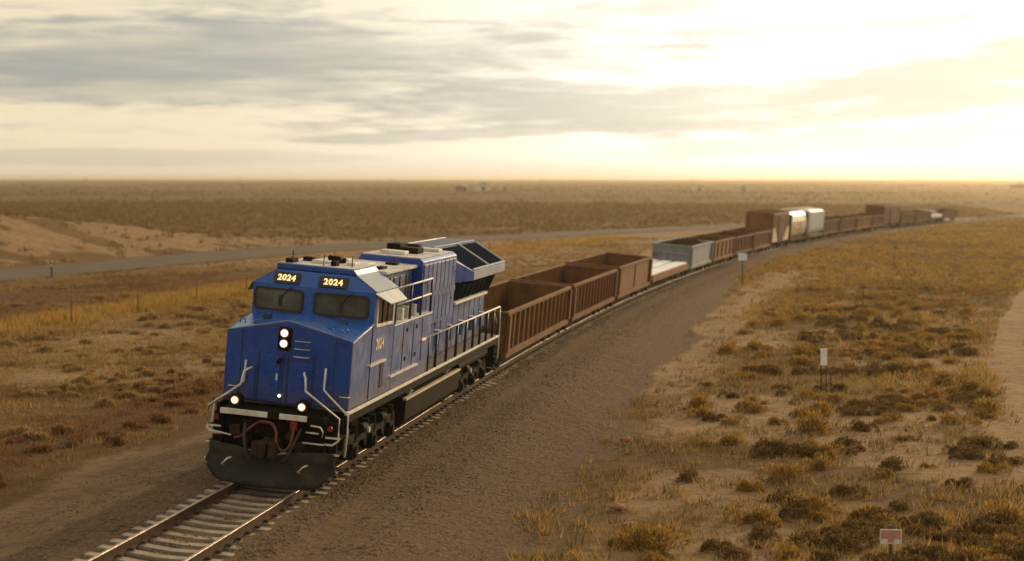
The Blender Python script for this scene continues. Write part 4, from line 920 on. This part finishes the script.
# grass on the plain beyond the road and on the sand bank
def dens_far(x, y):
    q = roadq(x, y); d = lat(x, y); cl = fbm(x * .22, y * .22, 3); onb = (q > 6) & (q < 28) & (y < 150)
    return np.where((q > 5.5), np.where(onb, .8 * sstep(cl, .46, .60), .25 + .7 * sstep(cl, .4, .6)), 0)
x, y, z, d = scatter(60000, -260, 60, 70, 520, dens_far, 1.0)
V, F, C_ = blades(np.stack([x, y, z], 1), .30 + .35 * RNG.random(len(x)), .3 + .4 * RNG.random(len(x)), np.where(RNG.random((len(x), 1)) < .4, OLIVE, BROWN * 1.15) * RNG.uniform(.85, 1.25, (len(x), 1)), 5, .03 + d * .0004, .5)
kind(big_mesh('plain_grass', V, F, M['grass'], attrs={'tint': C_}), 'stuff')
def dens_deep(x, y): return sstep(fbm(x * .006 + 2, y * .02, 4), .48, .60) * .6
x, y, z, d = scatter(70000, -1000, 450, 480, 2300, dens_deep, 1.0)
V, F, C_ = blades(np.stack([x, y, z], 1), .5 + .7 * RNG.random(len(x)), .8 + 1.6 * RNG.random(len(x)), np.where(RNG.random((len(x), 1)) < .5, OLIVE * 1.0, BROWN * 1.15) * RNG.uniform(.8, 1.2, (len(x), 1)), 3, .12 + d * .0005, .5)
kind(big_mesh('distant_scrub', V, F, M['grass'], attrs={'tint': C_}), 'stuff')
def trail_d(x, y): return np.abs(line_dist(TRAILC, x, y))
def dens_right(x, y):
    d = lat(x, y); nb = fbm(x * .11 + 3, y * .11, 4); nb2 = fbm(x * .045 + 40, y * .045 + 7, 4); cl = fbm(x * .7 + 11, y * .7, 3)
    g = .10 + 1.2 * sstep((1 - nb) * .35 + cl * .55 + .1 * nb2, .42, .56)
    drift = np.exp(-((d - 6.9) / 1.7) ** 2) * sstep(y, 16, 30) * (1 - sstep(y, 95, 140)); g = g * (1 - .9 * drift)
    ok = (d > 6.0 - 2.5 * sstep(y, 55, 112) + 1.5 * (fbm(x * .3, y * .3, 2) - .5)) & (trail_d(x, y) > .8)
    return np.where(ok, g, 0)
x, y, z, d = scatter(330000, 4, 95, -14, 330, dens_right, 1.45)
t = fbm(x * .10 + 60, y * .10, 3)[:, None]; s_ = sstep(t, .42, .58)
c = (GOLD * 1.05 * s_ + STRAW * .9 * (1 - s_)) * RNG.uniform(.7, 1.15, (len(x), 1)); b_ = (RNG.random((len(x), 1)) < .22); c = np.where(b_, OLIVE, c)
V, F, C_ = blades(np.stack([x, y, z], 1), .10 + .20 * RNG.random(len(x)) ** 1.5 + .12 * s_[:, 0] * RNG.random(len(x)), .10 + .2 * RNG.random(len(x)), c, 5, .010 + d * .00024, .8)
kind(big_mesh('bunch_grass', V, F, M['grass'], attrs={'tint': C_}), 'stuff')

# shrubs: a few shapes of each kind, every shrub an object of its own
def shrub_mesh(name, n, rx, rz, tints, seed, leaf=.05, upright=False):
    g = np.random.default_rng(seed); lob = g.integers(3, 6); V = []; C_ = []
    cen = [(g.uniform(-.55, .55) * rx, g.uniform(-.45, .45) * rx, g.uniform(.45, .9)) for _ in range(lob)]
    for i in range(n):
        cx, cy, s_ = cen[g.integers(lob)]
        a = g.uniform(0, 2 * PI); e = math.asin(g.uniform(0.0, 1)); r_ = s_ * g.uniform(.55, 1.0) ** .6
        p = np.array([cx + math.cos(a) * math.cos(e) * rx * .6 * r_, cy + math.sin(a) * math.cos(e) * rx * .6 * r_, math.sin(e) * rz * r_ + .02])
        l = leaf * g.uniform(.7, 1.6)
        out = np.array([math.cos(a) * math.cos(e), math.sin(a) * math.cos(e), math.sin(e) + (.9 if upright else .35)]); out /= np.linalg.norm(out)
        sd_ = np.cross(out, g.normal(size=3)); sd_ /= np.linalg.norm(sd_) + 1e-9
        k_ = 2.6 if upright else 1.7
        V += [p - sd_ * l * .5, p + sd_ * l * .5, p + out * l * k_]
        c = np.array(tints[g.integers(len(tints))]) * g.uniform(.75, 1.25); C_ += [(*c, 1)] * 3
    for i in range(14):                                   # woody stems
        cx, cy, s_ = cen[g.integers(lob)]; w = .012
        V += [(-w, 0, -.06), (w, 0, -.06), (cx * 1.2 + g.uniform(-.1, .1), cy * 1.2 + g.uniform(-.1, .1), rz * s_ * .8)]; C_ += [(.09, .065, .045, 1)] * 3
    V = np.array(V); F = np.arange(len(V)).reshape(-1, 3)
    o = big_mesh(name, V, F, M['leaf'], attrs={'tint': np.array(C_)}); me = o.data; bpy.data.objects.remove(o); return me, V, np.array(C_)
SAGE = [(.130, .084, .032), (.17, .108, .040), (.085, .058, .025), (.22, .14, .050)]
RABB = [(.37, .220, .052), (.30, .175, .043), (.41, .26, .075), (.20, .12, .036)]
sage_m = [shrub_mesh('sagebrush', 1100, .58, .42, SAGE, 20 + i, .030) for i in range(6)]
rabb_m = [shrub_mesh('rabbitbrush', 1000, .58, .46, RABB, 60 + i, .026, True) for i in range(5)]
MARKS = (('the white boxy marker', 12.7, 24.5), ('the pale blue sign', 7.9, 86), ('the white and red sign', 13.6, -4), ('the nearer crossbar post', 15.6, 66.7), ('the farther crossbar post', 19.8, 112), ('the sandy trail', 19.5, 36), ('the gravel edge rocks', 7.6, 5))
def shrubs(name, label, cat, group, meshes, n, dens, smin, smax, most, far_name, area=(5.5, 85, -15, 330), MARKS=MARKS):
    x, y, z, d = scatter(n, *area, dens, 1.5)
    o_ = np.argsort(d / 1.0); x, y, z, d = x[o_], y[o_], z[o_], d[o_]
    V = []; C_ = []
    for i in range(len(x)):
        me, mv, mc = meshes[random.randrange(len(meshes))]; s_ = random.uniform(smin, smax) * random.uniform(.8, 1.15); a = random.uniform(0, 2 * PI); sz = s_ * random.uniform(.75, 1.1)
        if i < most:
            o = bpy.data.objects.new(name, me); COL.objects.link(o)
            o.location = (x[i], y[i], z[i] - .02); o.rotation_euler = (0, 0, a); o.scale = (s_ * random.uniform(.9, 1.4), s_, sz)
            near = min(MARKS, key=lambda q: (q[1] - x[i]) ** 2 + (q[2] - y[i]) ** 2)
            side = 'beyond' if y[i] > near[2] + 4 else ('in front of' if y[i] < near[2] - 4 else ('left of' if x[i] < near[1] else 'right of'))
            big = 'large' if s_ > (smin + smax) * .5 else 'small'
            tag(o, f'{big} {label} {side} {near[0]}', cat, f'{cat} {side} {near[0]}')
        else:
            k_ = mv[:3 * 170]; ca, sa = math.cos(a), math.sin(a)
            V.append(np.stack([(k_[:, 0] * ca - k_[:, 1] * sa) * s_ + x[i], (k_[:, 0] * sa + k_[:, 1] * ca) * s_ + y[i], k_[:, 2] * sz + z[i] - .02], 1)); C_.append(mc[:3 * 170])
    if V:
        V = np.concatenate(V); kind(big_mesh(far_name, V, np.arange(len(V)).reshape(-1, 3), M['leaf'], attrs={'tint': np.concatenate(C_)}), 'stuff')
    return len(x)
def dens_sage(x, y):
    d = lat(x, y); cl = fbm(x * .28 + 70, y * .28, 3)
    return np.where((d > 8.2 - 2.6 * sstep(y, 70, 130)) & (trail_d(x, y) > 1.5), (.10 + .9 * sstep(cl, .47, .61)) * (.45 + .55 * sstep(d, 9, 15)), 0)
def dens_rabb(x, y):
    d = lat(x, y); cl = fbm(x * .16 + 5, y * .16 + 50, 3)
    return np.where((d > 8.6 - 2.6 * sstep(y, 70, 130)) & (trail_d(x, y) > 1.6), (.10 + .9 * sstep(cl, .47, .62)) * (.4 + .6 * sstep(d, 9, 15)), 0)
n1 = shrubs('sagebrush', 'dark low sagebrush clump', 'sagebrush', 'sagebrush clumps right of the track', sage_m, 19000, dens_sage, .45, 1.1, 298, 'distant_sagebrush')
n2 = shrubs('rabbitbrush', 'golden dry rabbitbrush clump', 'rabbitbrush', 'golden shrubs right of the track', rabb_m, 15000, dens_rabb, .5, 1.25, 298, 'distant_rabbitbrush')
MARKL = (('the locomotive nose', -1, 0), ('the road marker post', -45.9, 90.5), ('the fence in the golden strip', -25, 62), ('the first gondola', -2, 30), ('the sandy patch in the left field', -20, 40))
REDS = [(.25, .130, .066), (.21, .105, .052), (.29, .165, .082), (.17, .095, .046)]; STRAWS = [(.38, .255, .105), (.31, .205, .082), (.42, .29, .13), (.23, .15, .06)]
red_m = [shrub_mesh('red_weed', 800, .50, .36, REDS, 90 + i, .028, True) for i in range(4)]
straw_m = [shrub_mesh('straw_clump', 800, .55, .34, STRAWS, 120 + i, .028, True) for i in range(4)]
def dens_red(x, y):
    d = lat(x, y); return np.where((d < -7.6) & (d > -12.5), .15 + sstep(fbm(x * .3, y * .14 + 9, 3), .42, .6), 0)
def dens_straw(x, y):
    d = lat(x, y); return np.where((d < -10) & (roadq(x, y) < -7), .08 + .8 * sstep(fbm(x * .2 + 33, y * .2, 3), .47, .62), 0)
n3 = shrubs('red_weed', 'reddish dry weed clump', 'weed', '', red_m, 1500, dens_red, .4, .95, 130, 'distant_red_weed', (-20, -6, -12, 90), MARKL)
n4 = shrubs('straw_clump', 'pale straw grass clump', 'grass clump', '', straw_m, 5000, dens_straw, .5, 1.2, 250, 'distant_straw', (-70, -8, -10, 140), MARKL)
print('shrubs', n1, n2, n3, n4)

# ------------------------------------------------------------------ signs, posts, rocks, far farm
def post_thing(name, label, cat, x, y, group=None, rot=0):
    return thing(name, label, cat, (x, y, gz(x, y)), (0, 0, rot), group)
r = post_thing('trackside_marker', 'white boxy marker on thin dark legs in the sagebrush', 'marker', 12.7, 24.5)
MB().box(-.115, .115, -.09, .09, .97, 1.53).build('marker_panel', M['sign_white'], r, .015)
MB().box(-.13, .13, -.105, .105, 1.53, 1.555).build('cap', M['trim'], r)
for x in (-.09, .09): MB().box(x - .014, x + .014, -.014, .014, -.3, .95).build('leg', M['dark'], r)
MB().box(.24, .27, -.015, .015, -.3, .72).build('ground_rod', M['wood'], r)
r = post_thing('mile_sign', 'pale blue sign plate on a slim post beside the ballast edge', 'sign', 7.9, 86, rot=.1)
MB().box(-.31, .31, -.015, .015, 1.80, 2.30).build('sign_plate', M['sign_blue'], r, .01)
MB().cyl((0, .04, -.3), (0, .04, 2.3), .035, 8).build('post', M['dark'], r)
r = post_thing('warning_sign', 'small white and faded red sign on a post low at the right', 'sign', 13.6, -4, rot=.05)
MB().box(-.21, .21, -.012, .012, .50, .79).build('sign_plate', M['trim'], r, .008)
MB().box(-.19, .19, -.016, -.0125, .60, .77).build('red_band', M['sign_pink'], r)
MB().box(-.06, .06, -.018, -.0165, .53, .60).build('lower_band', M['sign_pink'], r)
MB().box(-.035, .035, .012, .075, -.3, .86).build('post', M['wood'], r)
for x, y, h, lab in ((15.6, 66.7, 1.45, 'thin dark post with short crossbar standing in the right hand brush'), (19.8, 112.0, 2.1, 'farther thin dark post with short crossbar in the brush below the boxcar')):
    r = post_thing('crossbar_post', lab, 'post', x, y)
    MB().box(-.03, .03, -.03, .03, -.3, h).build('post', M['wood'], r)
    MB().box(-.30, .30, -.075, -.032, h - .28, h - .18).build('crossbar', M['wood'], r)
# fence line in the left field
for i in range(16):
    s_ = 30 + i * 8.4; p = ground_pt(s_, -26.3, 0); x, y = p.x + random.uniform(-.1, .1), p.y
    o = MB().cyl((0, 0, -.3), (random.uniform(-.06, .06), random.uniform(-.06, .06), 1.15 + random.uniform(-.1, .15)), .035, 7, .03).build('fence_post', M['wood'])
    o.location = (x, y, gz(x, y)); tag(o, 'thin weathered fence post in the golden grass strip left of the train', 'fence post', 'posts of the field fence')
r = post_thing('delineator', 'slim dark delineator post at the near edge of the road', 'post', -45.9, 90.5)
MB().box(-.05, .05, -.02, .02, -.2, 1.1).build('post', M['dark'], r)
MB().box(-.045, .045, -.026, -.021, .85, 1.0).build('reflector', M['sign_white'], r)
# rocks by the access road
for x, y, s_, lab in ((7.7, 1.0, .15, 'pink rock at the gravel edge, above the other pink rock'), (8.15, -.9, .13, 'small pink rock at the gravel edge, nearest the camera'), (6.9, 11.6, .16, 'orange tan rock at the gravel edge, farthest of the three rocks')):
    bm = bmesh.new(); bmesh.ops.create_icosphere(bm, subdivisions=2, radius=s_)
    for v in bm.verts: v.co *= 1 + 1.1 * (float(fbm(v.co.x * 5 + x, v.co.y * 5 + v.co.z * 7 + y, 3)) - .5); v.co.z *= .65; v.co.x *= 1.25
    me = bpy.data.meshes.new('rock'); bm.to_mesh(me); bm.free()
    o = link('rock', me, M['stone']); o.location = (x, y, gz(x, y) + s_ * .25); tag(o, lab, 'rock', 'rocks at the gravel edge')
# far farm sheds
def shed(label, x, y, w, dp, h, a, m_):
    r = post_thing('farm_shed', label, 'shed', x, y, 'far sheds near the horizon', a)
    wl = MB().box(-w / 2, w / 2, -dp / 2, dp / 2, -1.0, h).build('wall', m_, r)
    MB().prism([(-w / 2 - .4, h + .01), (w / 2 + .4, h + .01), (0, h + w * .22)], -dp / 2 - .4, dp / 2 + .4).build('roof', M['barnroof'], r)
    MB().box(-1.3, 1.3, -dp / 2 - .08, -dp / 2 - .01, -.5, h * .75).build('door', M['wood'], r)
for lab, x, y, w, dp, h, a, m_ in (('largest pale shed of the farm on the plain behind the locomotive', -187, 1060, 9, 12, 4.0, .3, M['barn']), ('low brown shed left of the largest pale shed', -200, 1058, 7, 9, 3.0, .1, M['wood']),
      ('small pale shed right of the largest farm shed', -174, 1065, 5, 6, 2.8, .4, M['barn']), 
      ('far pale shed on the plain beyond the gondolas, left one of two', -52, 1100, 7, 8, 2.6, .2, M['barn']), ('far pale shed on the plain beyond the gondolas, right one of two', -24, 1120, 8, 8, 2.6, .1, M['barn']), ('lone far shed near the right edge of the plain', 175, 1330, 8, 9, 3.0, .2, M['wood'])):
    shed(lab, x, y, w, dp, h, a, m_)
# power poles across the plain
for i, (x, y) in enumerate(((-640, 1500), (-505, 1540), (-372, 1590), (-232, 1630), (-90, 1680), (55, 1720), (200, 1770))):
    r = post_thing('power_pole', 'tiny dark power pole on the far plain below the horizon', 'power pole', x, y, 'power poles on the far plain', .3)
    MB().cyl((0, 0, -1), (0, 0, 9.0), .22, 7, .15).build('pole', M['wood'], r)
    MB().box(-1.3, 1.3, -.32, -.18, 8.1, 8.35).build('crossarm', M['wood'], r)
# ------------------------------------------------------------------ air
hz = MB().box(-8200, 8200, -420, 8900, -6.0, 17.0).build('haze', None); kind(hz, 'stuff')
hm = bpy.data.materials.new('haze'); hm.use_nodes = True; ht = hm.node_tree; ht.nodes.remove(ht.nodes['Principled BSDF'])
pv_ = ht.nodes.new('ShaderNodeVolumePrincipled'); pv_.inputs['Color'].default_value = (1, .84, .60, 1); pv_.inputs['Density'].default_value = 0.00020; pv_.inputs['Anisotropy'].default_value = .8
ht.links.new(pv_.outputs[0], ht.nodes['Material Output'].inputs['Volume']); hz.data.materials.append(hm)
